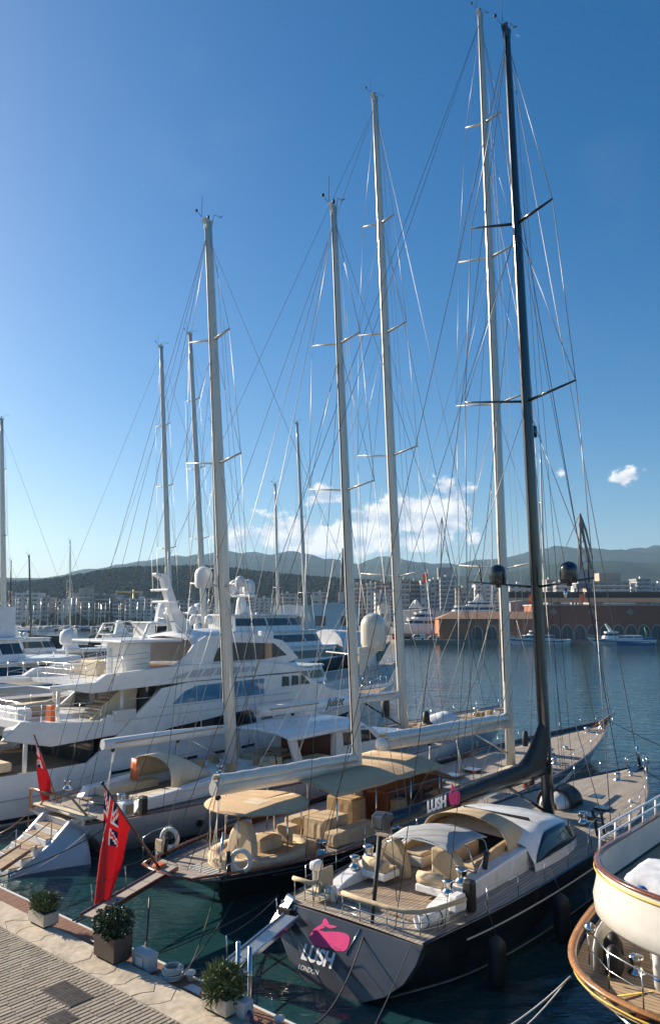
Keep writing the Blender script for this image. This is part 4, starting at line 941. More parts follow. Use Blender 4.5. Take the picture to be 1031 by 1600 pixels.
MB().tube([(29, 0, 2.9), (24.6, 0, 4.9)], .06, 6).go('boom_vang', darkmet, cb)
MB().tube([(14.3, -.25, 5.2), (14.2, .3, 5.55)], .2, 8).go('boom_end_cover', lightgrey, cb)
for x in (17, 20.5, 24): line('lazy_jack', o2(.32), (x, -.3, 5.4), cb, ropew, .009)
for x in (5.5, 8): line('lazy_jack', o1(.36), (x, -.25, 4.9), cb, ropew, .009)
MB().lathe([(0, -.7), (.3, -.6), (.34, 0), (.3, .7), (0, .8)], (28.4, .9, 4.1), 10).go('sail_bag', blackcan, cb)
fs = MB().tube([(2.3, 1.0, 2.2), (.75, .6, 5.45)], [.05, .035], 8).go('flagstaff', varnish, cb)
fl2 = thing('red_ensign', 'smaller red ensign above the white ketch, in front of the motor yacht', 'flag', W(-33.3, 18.2), BOAT, 'red ensigns')
ensign('flag_cloth', '', fl2, (.82, .62, 5.28), (1.72, .82, 3.5), (1.2, .25, 2.5), .5, .12, 1.3)

# ================================================================ WHITE MOTOR YACHT
db = boat('motor_yacht', 'large white three-deck motor yacht with blue tinted side windows', 'motor yacht', -43.5, 20, 'large yachts moored stern to the quay')
hd = Hull(40.6, [(0, 3.7), (.08, 4.2), (.3, 4.3), (.55, 4.2), (.7, 3.7), (.83, 2.6), (.93, 1.2), (1, .1)],
          [(0, 3.4), (.1, 3.9), (.4, 4.0), (.6, 3.3), (.75, 2.1), (.88, .9), (1, .05)],
          [(0, 2.55), (.08, 2.65), (.2, 2.7), (.5, 3.0), (.75, 3.7), (1, 4.5)], ov_s=-.3, ov_b=3.4, flare=.85)
hd.build(db, white); hd.transom(db, white)
for sd in (-1, 1):
    hd.strip(db, navy, .2, 39, .86, .95, sd, 'boot_line', .015)
    hd.strip(db, lightgrey, .3, 38, .47, .5, sd, 'rub_rail', .05)
    for k in range(5): hd.strip(db, glassd, 7.0 + k*2.6, 8.3 + k*2.6, .27, .33, sd, 'hull_slot', .012, 4)
    hd.strip(db, glassd, 23.4, 30.2, lambda a: .16, lambda a: .30, sd, 'hull_window', .015, 14)
    fender(db, (10.2, sd*4.65, .3), .42, 1.5)
MB().grid(lambda a, b: (hd.xd(a*.97 + .005), (2*b - 1)*max(.02, hd.bd(a*.97 + .005) - .1), hd.zs(a*.97) - .25), 30, 4).go('main_deck', teak, db)
for sd in (-1, 1):
    for zz, xa, xb in ((4.72, 8.2, 22), (3.2, 6.2, 22), (5.22, 10, 22)): MB().box(xa, xb, sd*4.235, sd*4.262, zz, zz + .05).go('panel_trim', lightgrey if zz > 4 else steel, db)
# stern: rounded quarter, bathing platform and stairs
MB().prism([(-1.6, -3.3), (-1.9, -2), (-2, 0), (-1.9, 2), (-1.6, 3.3), (.3, 3.6), (.3, -3.6)], .25, .55).go('bathing_platform', teakx, db, bev=.05)
for sd in (-1, 1):
    def q(a, b, sd=sd): th = a*math.pi/2; return (.1 - 1.6*math.sin(th)*(1 - .3*b), sd*(3.2 + .75*math.cos(th)) , .2 + (3.2 - .7*math.sin(th)**2)*b)
    soft('stern_quarter', white, db, q, 14, 10, .06)
    for k in range(5): MB().box(-1.4 + k*.3, -1.0 + k*.3, sd*2.4, sd*3.2, .5 + k*.38, .88 + k*.38).go('stern_step', offwhite, db, bev=.02)
MB().box(-.3, .2, -2.4, 2.4, .5, 2.9).go('transom_door', offwhite, db, bev=.08)
# main deck house and the overhanging brows, built from side plates, deck slabs and inner walls
for sd in (-1, 1):
    Y = sd*4.22; y2 = sd*4.02
    side = [(5.2, 2.6), (7.2, 3.95), (3.0, 3.78), (.2, 4.5), (1.2, 5.35), (3.7, 5.0), (6.0, 4.85), (6.6, 5.15), (8.3, 4.9), (10.3, 6.4), (12.4, 6.62), (23.0, 6.62), (25.0, 5.8), (29.0, 4.7), (33.0, 3.95), (33.0, 3.4), (20, 2.9), (12, 2.6)]
    def cy(x): return sd*(cr([(0, 4.2), (20, 4.24), (24, 4.0), (29, 3.2), (33, 2.2)])(x))
    # split the plate so it can follow the plan curve
    cells = [[(5.2, 2.6), (7.2, 3.95), (8.3, 4.9), (10.3, 6.4), (12.4, 6.62), (16, 6.62), (16, 2.75), (12, 2.6)], [(16, 2.75), (16, 6.62), (20, 6.62), (20, 2.95)], [(20, 2.95), (20, 6.62), (23, 6.62), (24.6, 5.95), (24.6, 3.2)], [(24.6, 3.2), (24.6, 5.95), (26.5, 5.3), (29, 4.75), (29, 3.45)], [(29, 3.45), (29, 4.75), (33, 4.05), (33, 3.75)]]
    for pl in cells:
        n = len(pl); MB().add([(x, cy(x), z) for x, z in pl] + [(x, cy(x) - sd*.18, z) for x, z in pl], [list(range(n)) if sd < 0 else list(range(n))[::-1], [n + i for i in range(n)][::-1] if sd < 0 else [n + i for i in range(n)]] + [(i, (i+1) % n, n + (i+1) % n, n + i) for i in range(n)]).go('side_plating', white, db)
    MB().prism([(3.0, 3.80), (.2, 4.45), (1.2, 5.3), (3.7, 5.0), (6.0, 4.85), (6.6, 5.15), (8.25, 4.9), (7.2, 3.95)], y2, Y, 'xz').go('aft_brow', white, db, bev=.05)
    # windows, each proud of the plating
    def wn(name, pl, m):
        n = len(pl); o1_ = sd*.02
        return MB().add([(x, cy(x) + o1_, z) for x, z in pl] + [(x, cy(x) - sd*.05, z) for x, z in pl], [list(range(n)) if sd < 0 else list(range(n))[::-1]] + [(i, (i+1) % n, n + (i+1) % n, n + i) for i in range(n)]).go(name, m, db)
    top = lambda x: 3.45 + (x - 8.9)*.135 if x < 16 else 4.4
    wn('saloon_window', [(8.9, 3.4), (11, 3.4), (13.4, 3.4), (13.4, 4.12), (11, 3.95), (9.9, 3.75)], glassd)
    wn('saloon_window', [(13.5, 3.4), (15.8, 3.4), (15.8, 4.33), (13.5, 4.13)], glassd); wn('saloon_window', [(16.1, 3.4), (18.4, 3.5), (18.4, 4.45), (16.1, 4.35)], glassd)
    wn('cabin_window', [(18.9, 3.6), (20, 3.65), (20, 4.5), (18.9, 4.45)], glassd); wn('cabin_window', [(20.3, 3.7), (23.4, 3.75), (23.4, 4.3), (20.3, 4.5)], glassb)
    for x0, x1 in ((11.1, 13.0), (13.06, 15.0), (15.06, 17.0), (17.06, 19.1)):
        hi = lambda x: 5.35 + min(1.0, (x - 11.1)*.75) + (x - 11)*.012 if x > 11.1 else 5.38
        pl = [(x0, 5.36), (x1, 5.36), (x1, hi(x1)), (x0 + (x1-x0)*.5, hi(x0 + (x1-x0)*.5)), (x0, hi(x0))]
        wn('blue_window', pl, glassb)
    for x0 in (21.0, 22.1): wn('bridge_side_window', [(x0, 5.75), (x0 + .75, 5.75), (x0 + .72, 6.4), (x0 + .05, 6.45)], glassd)
    wn('bridge_side_window', [(23.1, 5.75), (24.3, 5.72), (23.3, 6.45), (23.1, 6.45)], glassd)
    # upper brow (sun deck side) with louvred opening
    MB().prism([(2.7, 7.0), (5.4, 6.45), (12.6, 6.64), (23.2, 6.7), (24.2, 6.78), (21.5, 7.3), (18.3, 7.62), (12.6, 7.72), (9.2, 7.6), (6.3, 7.45), (5.6, 7.05)], y2 - sd*.3, Y + sd*.03, 'xz').go('upper_brow', white, db, bev=.06)
    pl = [(10.7, 6.88), (18.4, 7.0), (18.2, 7.3), (15, 7.42), (12.6, 7.36)]
    MB().prism(pl, Y + sd*.02, Y + sd*.05, 'xz').go('louvre_opening', lightgrey, db)
    for k in range(6): x = 12 + k*1.08; MB().prism([(x, 6.9), (x + .2, 6.9), (x + .62, 7.36), (x + .42, 7.36)], Y + sd*.04, Y + sd*.1, 'xz').go('louvre_blade', white, db)
    # flying-bridge house side and its big window
    MB().prism([(11.8, 7.6), (12.9, 8.2), (13.6, 9.0), (14.6, 9.5), (18.0, 9.6), (22, 9.0), (23.8, 7.6), (22, 7.2), (16, 7.5)], sd*3.1, sd*3.3, 'xz').go('flybridge_side', white, db, bev=.05)
    MB().prism([(15.2, 7.75), (15.6, 8.6), (16.5, 9.0), (21.0, 8.8), (22.4, 7.9), (20, 7.7)], sd*3.28, sd*3.34, 'xz').go('flybridge_window', glassd, db)
MB().box(2.4, 7.4, -4.0, 4.0, 4.55, 4.8).go('upper_deck_slab', white, db); MB().box(7.4, 23.0, -4.05, 4.05, 4.65, 4.8).go('upper_deck_slab', white, db)
MB().box(5.5, 22.8, -3.9, 3.9, 6.75, 6.95).go('sun_deck_slab', white, db)
for sd in (-1, 1): MB().prism([(2.75, sd*4.2), (3.6, sd*3.4), (5.4, sd*2.9), (5.6, sd*2.9), (5.6, sd*4.2)], 6.72, 6.98).go('sun_deck_wing', white, db)
for sd in (-1, 1): MB().prism([(.25, sd*4.15), (.9, sd*3.2), (2.3, sd*2.4), (2.5, sd*2.4), (2.5, sd*4.15)], 4.6, 4.95).go('upper_deck_wing', white, db)
MB().box(2.3, 2.6, -2.9, 2.9, 4.5, 5.05).go('upper_deck_aft_edge', white, db, bev=.08)
MB().box(5.6, 5.8, -3.9, 3.9, 2.5, 4.6).go('saloon_aft_wall', glassd, db); MB().box(9.3, 9.5, -3.9, 3.9, 4.8, 6.8).go('upper_saloon_wall', glassd, db)
for y in (-2.4, 0, 2.4): MB().box(5.55, 5.62, y - .06, y + .06, 2.5, 4.6).go('door_frame', steel, db)
for y in (-3.5, 3.5):
    cyl('deck_pillar', (1.9, y, 2.4), (1.9, y, 4.6), .12, white, db, 10); cyl('deck_pillar', (3.7, y, 4.8), (3.7, y, 6.75), .11, offwhite, db, 10); cyl('deck_pillar', (7.7, y*1.08, 4.8), (7.7, y*1.08, 6.75), .1, offwhite, db, 10)
MB().box(1.0, 1.8, -2.4, 2.4, 2.45, 2.95).go('aft_sofa', creamc, db, bev=.1); MB().lathe([(0, 0), (.9, 0), (.9, .06), (0, .06)], (3.2, .4, 3.1), 16).go('aft_table', varnl, db)
# stair, furniture and rails on the upper deck
for k in range(8): MB().box(6.2 + k*.3, 6.55 + k*.3, -2.9, -1.8, 4.95 + k*.24, 5.05 + k*.24).go('stair_tread', teakx, db)
MB().prism([(6.0, 4.8), (8.9, 7.0), (9.2, 7.0), (9.2, 4.8)], -3.1, -2.95, 'xz').go('stair_side', creamc, db); MB().box(3.9, 6.4, 1.0, 2.6, 4.8, 5.5).go('upper_sofa', creamc, db, bev=.1)
MB().box(4.3, 4.8, -1.8, -1.2, 4.8, 5.7).go('deck_chair', orange, db, bev=.05); covered('covered_lounger', 2.9, 3.8, -.8, 2.0, 4.8, 5.5, whitecan, db)
covered('liferaft', 6.9, 8.4, -4.35, -3.95, 4.75, 5.35, offwhite, db)
def deck_rail(par, pts, h, m=steel, rows=3, every=1):
    for k in range(rows): MB().tube([(x, y, z + h*(k+1)/rows) for x, y, z in pts], .022 if k == rows-1 else .014, 5).go('guard_rail', m, par)
    for i, (x, y, z) in enumerate(pts):
        if i % every == 0: cyl('rail_post', (x, y, z), (x, y, z + h), .022, m, par, 5)
deck_rail(db, [(6.2, -3.95, 4.9), (4.8, -3.95, 5.0), (3.4, -3.95, 5.05), (2.5, -3.9, 5.1), (1.7, -3.6, 5.05), (2.3, -2.6, 5.05), (2.5, -1.2, 5.05), (2.5, 0, 5.05), (2.5, 1.2, 5.05), (2.3, 2.6, 5.05), (1.7, 3.6, 5.05), (3.4, 3.95, 5.05), (6.2, 3.95, 4.9)], .95)
deck_rail(db, [(9.5, -3.8, 7.6), (7.6, -3.85, 7.5), (6.4, -3.85, 7.4), (5.2, -3.8, 7.0), (4.3, -3.7, 7.0), (5.0, -2.8, 7.0), (5.6, -1.8, 7.0), (5.6, -.8, 7.0), (5.6, .2, 7.0), (5.6, 1.2, 7.0), (5.6, 2.2, 7.0), (5.0, 2.9, 7.0), (4.4, 3.7, 7.0), (7.6, 3.85, 7.5)], 1.0)
deck_rail(db, [(31, -2.7, 4.2), (33, -2.1, 4.2), (35, -1.5, 4.3), (37, -.9, 4.35), (39, -.35, 4.4)], .8, steel, 2); deck_rail(db, [(31, 2.7, 4.2), (33, 2.1, 4.2), (35, 1.5, 4.3), (37, .9, 4.35), (39, .35, 4.4)], .8, steel, 2)
MB().tube([(8.0, -4.15, 5.9), (11.0, -4.15, 5.95)], .02, 5).go('guard_rail', steel, db)
# sun deck bar block, hard top, arch and radar mast
bk = MB().box(8.6, 10.6, -2.6, -.6, 6.95, 9.15).go('sun_deck_cabin', offwhite, db, bev=.12); MB().box(8.58, 8.62, -1.3, -.9, 7.2, 8.8).go('cabin_door', lightgrey, bk)
MB().box(8.8, 10.4, .6, 2.6, 6.95, 7.9).go('sun_deck_bar', creamc, db, bev=.1); MB().box(11.0, 13.6, -2.4, 2.4, 6.95, 7.5).go('sun_deck_sofa', varnl, db, bev=.1)
MB().prism([(8.2, -2.8), (12.8, -3.0), (12.8, 3.0), (8.2, 2.8)], 9.15, 9.32).go('hard_top', white, db, bev=.06)
rings = []
for i in range(14):
    x = 13.5 + 10.6*i/13; y = cr([(13.5, 3.1), (18, 3.2), (21, 2.9), (24.1, 1.4)])(x); z = cr([(13.5, 9.35), (17, 9.75), (20, 9.45), (22.5, 8.6), (24.1, 7.5)])(x)
    rings.append([(x, -y, z - .5), (x, -y*.9, z - .1), (x, 0, z + .12), (x, y*.9, z - .1), (x, y, z - .5)])
MB().loft(rings, closed=False, caps=False).go('flybridge_roof', white, db, solid=.08)
rings = []
for i in range(10):
    x = 22.5 + 9*i/9; y = cr([(22.5, 3.9), (26, 3.5), (29, 2.9), (31.5, 2.2)])(x); z = cr([(22.5, 6.75), (24.2, 6.1), (26, 5.5), (29, 4.85), (31.5, 4.2)])(x)
    rings.append([(x, -y, z - .45), (x, -y*.85, z), (x, 0, z + .2), (x, y*.85, z), (x, y, z - .45)])
MB().loft(rings, closed=False, caps=False).go('foredeck_house', white, db)
soft('bridge_windscreen', glassd, db, lambda a, b: (23.05 + 1.5*a, (b - .5)*6.6, 6.75 - .62*a + .1), 4, 10, .03)
for sd in (-1, 1): MB().tube([(9.9, sd*2.6, 9.3), (10.4, sd*2.5, 10.3), (12.5, sd*2.4, 10.45), (13.6, sd*2.6, 9.4)], .12, 8, rb=.05).go('radar_arch', white, db)
MB().prism([(14.6, 9.5), (14.1, 10.7), (13.2, 13.3), (12.6, 13.55), (12.6, 13.75), (13.6, 13.7), (14.6, 11.4), (15.4, 10.5), (16.2, 9.6)], -.25, .25, 'xz').go('radar_mast', white, db, bev=.05)
for x, z, l in ((13.6, 11.7, 1.3), (13.2, 12.5, 1.0), (15.0, 10.9, 1.8)):
    MB().box(x - .15, x + .15, -l, l, z, z + .16).go('radar_bar', white, db, bev=.04)
for x, y, z, r_ in ((15.0, 1.3, 10.9, .3), (15.0, -1.3, 10.9, .3), (17.2, .8, 9.75, .26)): dome(db, (x, y, z), r_, r_*2, white)
for y in (-.9, .9, .3): cyl('whip_antenna', (13.2, y, 12.6), (13.0, y, 15.2), .02, vinyl, db, 5)
# pale flag at the stern of the motor yacht
cyl('flagstaff', (.2, 1.1, 4.9), (-1.3, 1.1, 6.6), .04, steel, db, 6)
fw = thing('striped_flag', 'faded dark, white and orange flag drooping at the stern of the motor yacht', 'flag', W(-43.5, 20), BOAT)
def ff(s, t): h = V3((-1.2, 1.1, 6.45)).lerp(V3((-.3, 1.1, 5.45)), t); e = V3((-.9 + .35*t, .9, 3.2 + .2*t)); p_ = h.lerp(e, s**.9); p_.y += .12*math.sin(t*8 + s*2); p_.x += .06*math.sin(t*11); return p_
MB().grid(ff, 24, 20, True, lambda s, t: 0 if t < .36 else (1 if t < .58 else (2 if t < .72 else 0))).go('flag_cloth', [flagn, flagw, flago], fw, solid=.006)

# ================================================================ CLASSIC MOTOR YACHT, lower right (only its port quarter shows)
yb = boat('classic_motor_yacht', 'classic motor yacht with white rounded upper deck and varnished stern rail, lower right', 'motor yacht', -4.9, 19.1, 'large yachts moored stern to the quay')
def hs_(t, c=4.3, n=2.3): return c
hy = Hull(34, [(0, .3), (.006, 2.0), (.02, 3.3), (.045, 4.2), (.08, 4.65), (.14, 4.8), (.4, 4.9), (.7, 3.6), (.9, 1.4), (1, .1)],
          [(0, .2), (.02, 1.2), (.05, 2.5), (.09, 3.4), (.15, 3.9), (.4, 4.2), (.7, 2.6), (1, .05)],
          [(0, 1.75), (.05, 1.85), (.15, 2.3), (.3, 2.6), (1, 4.6)], ov_s=1.2, ov_b=3, n=70, flare=.8)
hy.build(yb, navy)
for sd in (-1, 1):
    hy.rail(yb, varnl, .02, 12, sd, .13, .06, .02, 'cap_rail', rb=.05, n=50); hy.rail(yb, yellow, .02, 12, sd, .024, -.12, -.02, 'gold_line', n=50, q=.03); hy.rail(yb, steel, .3, 12, sd, .02, 0, -.04, 'rub_line', n=40, q=.55)
hy.deck(yb, teakx, .15, 14, .28, .12, .03, n=40)
MB().tube([(.42 + .02*k*k, 2.2 - k*.22, 1.62) for k in range(9)], .05, 6).go('deck_stripe', orange, yb)
for pts in (((.9, 3.0, 1.6), (3.6, 1.0, 1.62)), ((.5, .6, 1.6), (3.4, .6, 1.62)), ((.8, 3.1, 1.6), (.5, .6, 1.6))): MB().tube(pts, .045, 4, rb=.008, up=(0, 0, 1)).go('deck_marking', yellow, yb)
# low sponson / swim step below the rail
MB().prism([(-.15, 0), (-.1, 1.0), (.15, 1.9), (.6, 2.7), (.75, 2.6), (.35, 1.8), (.2, 1.0), (.15, 0)], .95, 1.12).go('stern_step', teakx, yb, bev=.03)
MB().tube([(-.18, 0, 1.05), (-.13, 1.0, 1.05), (.12, 1.95, 1.05), (.6, 2.8, 1.05)], .05, 6).go('step_edge', yellow, yb)
# inner bulwark, stern rail
soft('inner_bulwark', offwhite, yb, lambda a, b: (1.7 + 8*a, cr([(0, 3.7), (.15, 4.05), (.5, 4.25), (1, 4.35)])(a), 1.75 + .55*b + .4*a*b), 20, 3, .05)
deck_rail(yb, [(1.5, 3.75, 1.95), (.75, 2.95, 1.85), (.35, 2.0, 1.8), (.15, .9, 1.78), (.12, -.3, 1.78)], .85, steel, 2)
MB().lathe(sphere_prof(.16, 0, 6), (1.5, 3.7, 2.85), 10).go('rail_end_light', steel, yb)
for x, y in ((1.9, 3.35), (2.7, 3.65)): MB().lathe([(0, 0), (.2, .02), (.27, .2), (.24, .5), (.13, .66), (.05, .72), (0, .72)], (x + .2, y, 1.63), 10).go('black_bag', blackcan, yb)
winch(yb, (2.5, 2.9, 1.62), 1.3)
# wrapped pillar, locker with lifebuoy
pl_ = cyl('wrapped_pillar', (2.1, 2.15, 1.6), (2.0, 2.15, 3.36), .17, whitecan, yb, 12)
for z in (1.85, 2.35, 3.1, 3.2): MB().lathe([(.18, 0), (.185, 0), (.185, .07), (.18, .07)], (2.08, 2.15, z), 12).go('blue_tape', bluep, pl_)
MB().box(2.4, 3.6, .2, 1.75, 1.6, 3.0).go('deck_locker', offwhite, yb, bev=.05); torus(yb, (2.3, 1.1, 2.3), .36, .1, offwhite, 'x', 'lifebuoy', 20)
MB().box(3.6, 14, -3.6, 3.3, 1.6, 3.65).go('main_deck_house', offwhite, yb, bev=.05); MB().box(3.56, 3.62, .3, 1.2, 1.7, 3.6).go('saloon_door', varnish, yb)
cyl('mooring_post', (3.4, 1.9, 1.6), (2.6, 1.0, 3.9), .05, offwhite, yb, 6)
UZ = -.62
# upper deck: rounded white bulwark with varnished cap and gold line
def ub(a):   # plan outline of the upper deck aft end, a 0 at the port side, .5 at the centre
    th = (a - .5)*math.pi*1.0; return (2.9 - 3.6*math.cos(th)**.8 if abs(th) < math.pi/2 else 2.9, 3.75*math.sin(-th))
def outl(inset=0, n=36, fwd=12):
    pts = [(fwd, 3.75 - inset)] + [(ub(i/n)[0] + inset*.9*math.cos((i/n - .5)*math.pi), ub(i/n)[1]*(1 - inset/3.75)) for i in range(n+1)] + [(fwd, -3.75 + inset)]
    return pts
def ringz(z, inset): return [(x, y, z + UZ) for x, y in outl(inset)]
rs_ = [ringz(3.95, .45), ringz(3.98, .18), ringz(4.12, .03), ringz(4.45, .0), ringz(4.85, .1), ringz(5.25, .12)]
MB().loft(rs_, closed=False, caps=False).go('upper_bulwark', mat('cream_white_paint', (.60, .57, .52), .35, var=.06, coat=.3), yb)
MB().loft([ringz(5.25, .16), ringz(4.5, .2)], closed=False, caps=False).go('upper_bulwark_lining', offwhite, yb)
MB().prism(outl(.2), 4.3 + UZ, 4.42 + UZ).go('upper_deck', mat('buff_deck_paint', (.42, .30, .2), .6, var=.15), yb); MB().prism(outl(.42), 3.9 + UZ, 3.97 + UZ).go('upper_deck_soffit', white, yb)
MB().tube(ringz(5.28, .14), .1, 6, rb=.045, up=(0, 0, 1)).go('cap_rail', varnish, yb); MB().tube(ringz(5.14, .055),  .016, 6, rb=.026, up=(0, 0, 1)).go('gold_line', yellow, yb)
MB().box(-.76, -.6, -.5, .28, 4.4 + UZ, 5.0 + UZ).go('stern_lamp_recess', rubber, yb, bev=.06)
# white pipe rail forward of the varnished part and a covered tender
up_pts = [(2.2 + k*1.15, 3.62, 5.3 + UZ) for k in range(8)]
MB().tube([(x, y, z + .5) for x, y, z in up_pts], .035, 6).go('upper_rail', vinyl, yb); MB().tube([(x, y, z + .25) for x, y, z in up_pts], .03, 6).go('upper_rail', vinyl, yb)
for q in up_pts: MB().tube([q, (q[0] + .08, q[1], q[2] + .5)], .03, 6).go('rail_post', vinyl, yb)
def cov(a, b):
    x = .55 + 2.3*a; s = (b - .5)*2; y = 1.55 + 1.2*s; ed = max(abs(s), abs(a*2 - 1)); z = 4.62 - (max(0, ed - .72)/.28)**1.3*.6 + .04*wob(x*3, y*3) + .05*math.sin(y*9)*(ed > .75)
    return (x, y, z)
soft('covered_crate', whitecan, yb, cov, 22, 22, .02); dome(yb, (.3, 1.9, 4.1), .16, .5, bluep, 'blue_light')

# ================================================================ QUAY FURNITURE, GANGWAYS, ROPES
def leaves(par, c, rx, ry, rz_, n, l, w, m, seed, up=.3, hollow=.35, name='foliage'):
    """crown of separate leaf blades"""
    rg = random.Random(seed); mb = MB()
    for i in range(n):
        while True:
            q = V3((rg.uniform(-1, 1), rg.uniform(-1, 1), rg.uniform(-1, 1)))
            if hollow < q.length < 1: break
        k = 1 + .5*mnoise.noise((q.x*2.3 + seed, q.y*2.3, q.z*2.3)); P = V3((c[0] + q.x*rx*k, c[1] + q.y*ry*k, c[2] + q.z*rz_*k))
        d = (q*.6 + V3((rg.uniform(-.9, .9), rg.uniform(-.9, .9), up + rg.uniform(-.5, .8)))).normalized(); s_ = d.cross(V3((rg.uniform(-1, 1), rg.uniform(-1, 1), rg.uniform(-1, 1)))).normalized()
        L_ = l*rg.uniform(.7, 1.3); w_ = w*rg.uniform(.7, 1.2); dr = V3((0, 0, -.12*L_))
        mb.add([P, P + d*L_*.5 + s_*w_, P + d*L_ + dr, P + d*L_*.5 - s_*w_], [(0, 1, 2, 3)], True, rg.choice((0, 0, 1)))
    return mb.go(name, m, par, kind='stuff')
leafm1 = [leaf1, mat('oleander_leaf_pale', (.14, .17, .06), .5, var=.3, scale=9)]
leafm2 = [leaf2, mat('glossy_leaf_pale', (.045, .08, .03), .25, var=.4, scale=9)]
def planter(label, u, v, w, d, h, m, rim=.0):
    t_ = qthing('planter', label, 'planter', u, v, 1.2, 'planters along the quay edge')
    mb = MB(); e = .05
    for (x0, x1, y0, y1) in ((-w/2, w/2, -d/2, -d/2 + e), (-w/2, w/2, d/2 - e, d/2), (-w/2, -w/2 + e, -d/2 + e, d/2 - e), (w/2 - e, w/2, -d/2 + e, d/2 - e)): mb.box(x0, x1, y0, y1, .06, h)
    mb.go('box_wall', m, t_, bev=.012); MB().box(-w/2 + .06, w/2 - .06, -d/2 + .06, d/2 - .06, 0, h - .08).go('soil', soil, t_)
    for sx in (-1, 1): MB().box(sx*w*.36 - .06, sx*w*.36 + .06, -d/2 + .05, d/2 - .05, -.001, .07).go('foot', darkmet, t_)
    return t_
stonep = mat('cast_stone_planter', (.50, .43, .34), .85, var=.2, scale=5, bump=.6); metalp = mat('dark_bronze_planter', (.085, .062, .05), .55, .3, var=.25, scale=3)
planter('pale cast-stone planter with low green shrub, farthest along the quay', -23.75, 14.05-.15, .95, .52, .42, stonep)
planter('tall dark bronze planter holding the round dark bush', -19.95, 13.9, 1.0, .62, .70, metalp)
planter('pale cast-stone planter beside the steel ladder', -15.35, 13.95, .9, .55, .42, stonep)
def shrub(label, u, v, z, rx, ry, rz_, n, l, w, m, seed, up, hollow, cat='shrub'):
    t_ = qthing('shrub', label, cat, u, v, z, 'shrubs in the quay planters')
    leaves(t_, (0, 0, rz_*.92), rx, ry, rz_, n, l, w, m, seed, up, hollow)
    rg = random.Random(seed + 50)
    for k in range(5): a = rg.uniform(0, 6.28); MB().tube([(0, 0, 0), (.12*math.cos(a), .12*math.sin(a), rz_*.6), (rx*.6*math.cos(a), ry*.6*math.sin(a), rz_*1.3)], [.022, .016, .008], 5).go('stem', bark, t_)
    return t_
shrub('low spiky green shrub in the farthest stone planter', -23.75, 13.9, 1.52, .46, .34, .28, 1300, .21, .020, leafm1, 1, .8, .2)
shrub('round dense dark-leaved bush in the bronze planter', -19.95, 13.9, 1.74, .58, .50, .42, 3400, .085, .030, leafm2, 2, .1, .45)
shrub('leafy oleander spilling over the planter by the ladder', -15.35, 13.95, 1.46, .52, .42, .40, 1900, .23, .020, leafm1, 3, .4, .15)
shrub('tip of a green shrub cut off by the bottom edge of the view', -12.45, 13.5, 1.1, .45, .45, .30, 700, .2, .022, leafm1, 4, .5, .2)
# service pedestal
sb = qthing('service_pedestal', 'pale grey metal service box beside the bronze planter', 'service box', -18.98, 14.3, 1.02)
MB().box(-.36, .36, -.18, .18, .02, .46).go('casing', lightgrey, sb, bev=.02); MB().box(-.38, .38, -.2, .2, .46, .5).go('lid', lightgrey, sb, bev=.015); MB().box(-.15, .15, -.215, -.19, .15, .4).go('door', offwhite, sb, bev=.01)
sb = qthing('service_pedestal', 'grey socket post with purple hose tap behind the oleander planter', 'service box', -14.75, 14.15, 1.02)
MB().box(-.16, .16, -.16, .16, 0, .55).go('casing', lightgrey, sb, bev=.03); MB().tube([(.16, 0, .3), (.34, -.1, .28), (.4, -.12, .1)], .06, 8).go('tap', mat('purple_hose', (.12, .04, .1), .5), sb)
# coil of rope and its cleat
rc = qthing('rope_coil', 'coil of white rope lying on the timber walkway', 'rope', -18.0, 14.5, 1.03)
rg = random.Random(4)
for k in range(7): torus(rc, (rg.uniform(-.03, .03), rg.uniform(-.03, .03), .025 + k*.045), .30 - .012*k + rg.uniform(-.02, .02), .024, ropew, 'z', 'rope_turn', 26)
bd_ = qthing('quay_bollard', 'small rounded white mooring bollard next to the rope coil', 'bollard', -17.5, 14.72, 1.03)
MB().lathe([(0, 0), (.09, 0), (.08, .12), (.15, .17), (.15, .22), (0, .25)], (0, 0, 0), 14).go('head', offwhite, bd_)
bd_ = qthing('quay_bollard', 'small dark mooring cleat between the two nearest planters', 'bollard', -21.3, 14.2, 1.03)
MB().box(-.12, .12, -.1, .1, 0, .1).go('base', darkmet, bd_, bev=.02); MB().tube([(-.22, 0, .14), (.22, 0, .14)], .05, 8).go('horn', darkmet, bd_)
bd_ = qthing('quay_bollard', 'white mooring cleat with black rope at the walkway end, bottom of view', 'bollard', -14.0, 14.6, 1.03)
MB().lathe([(0, 0), (.08, 0), (.07, .1), (.13, .15), (.13, .2), (0, .22)], (0, 0, 0), 12).go('head', offwhite, bd_); MB().box(-.3, .1, -.3, -.2, 0, .04).go('base', offwhite, bd_)
for lab, u, v, w, c_ in (('pale grey plank lying on the walkway beside the rope coil', -18.2, 14.12, .5, lightgrey), ('pale grey landing plate with a pink tag near the oleander', -16.9, 14.45, .75, lightgrey)):
    pt_ = qthing('landing_plate', lab, 'plate', u, v, 1.025); MB().box(-w/2, w/2, -.14, .14, 0, .03).go('plate', c_, pt_, bev=.006)
    if 'pink' in lab: MB().box(.22, .34, -.1, .04, .031, .08).go('tag', pink, pt_, bev=.02)
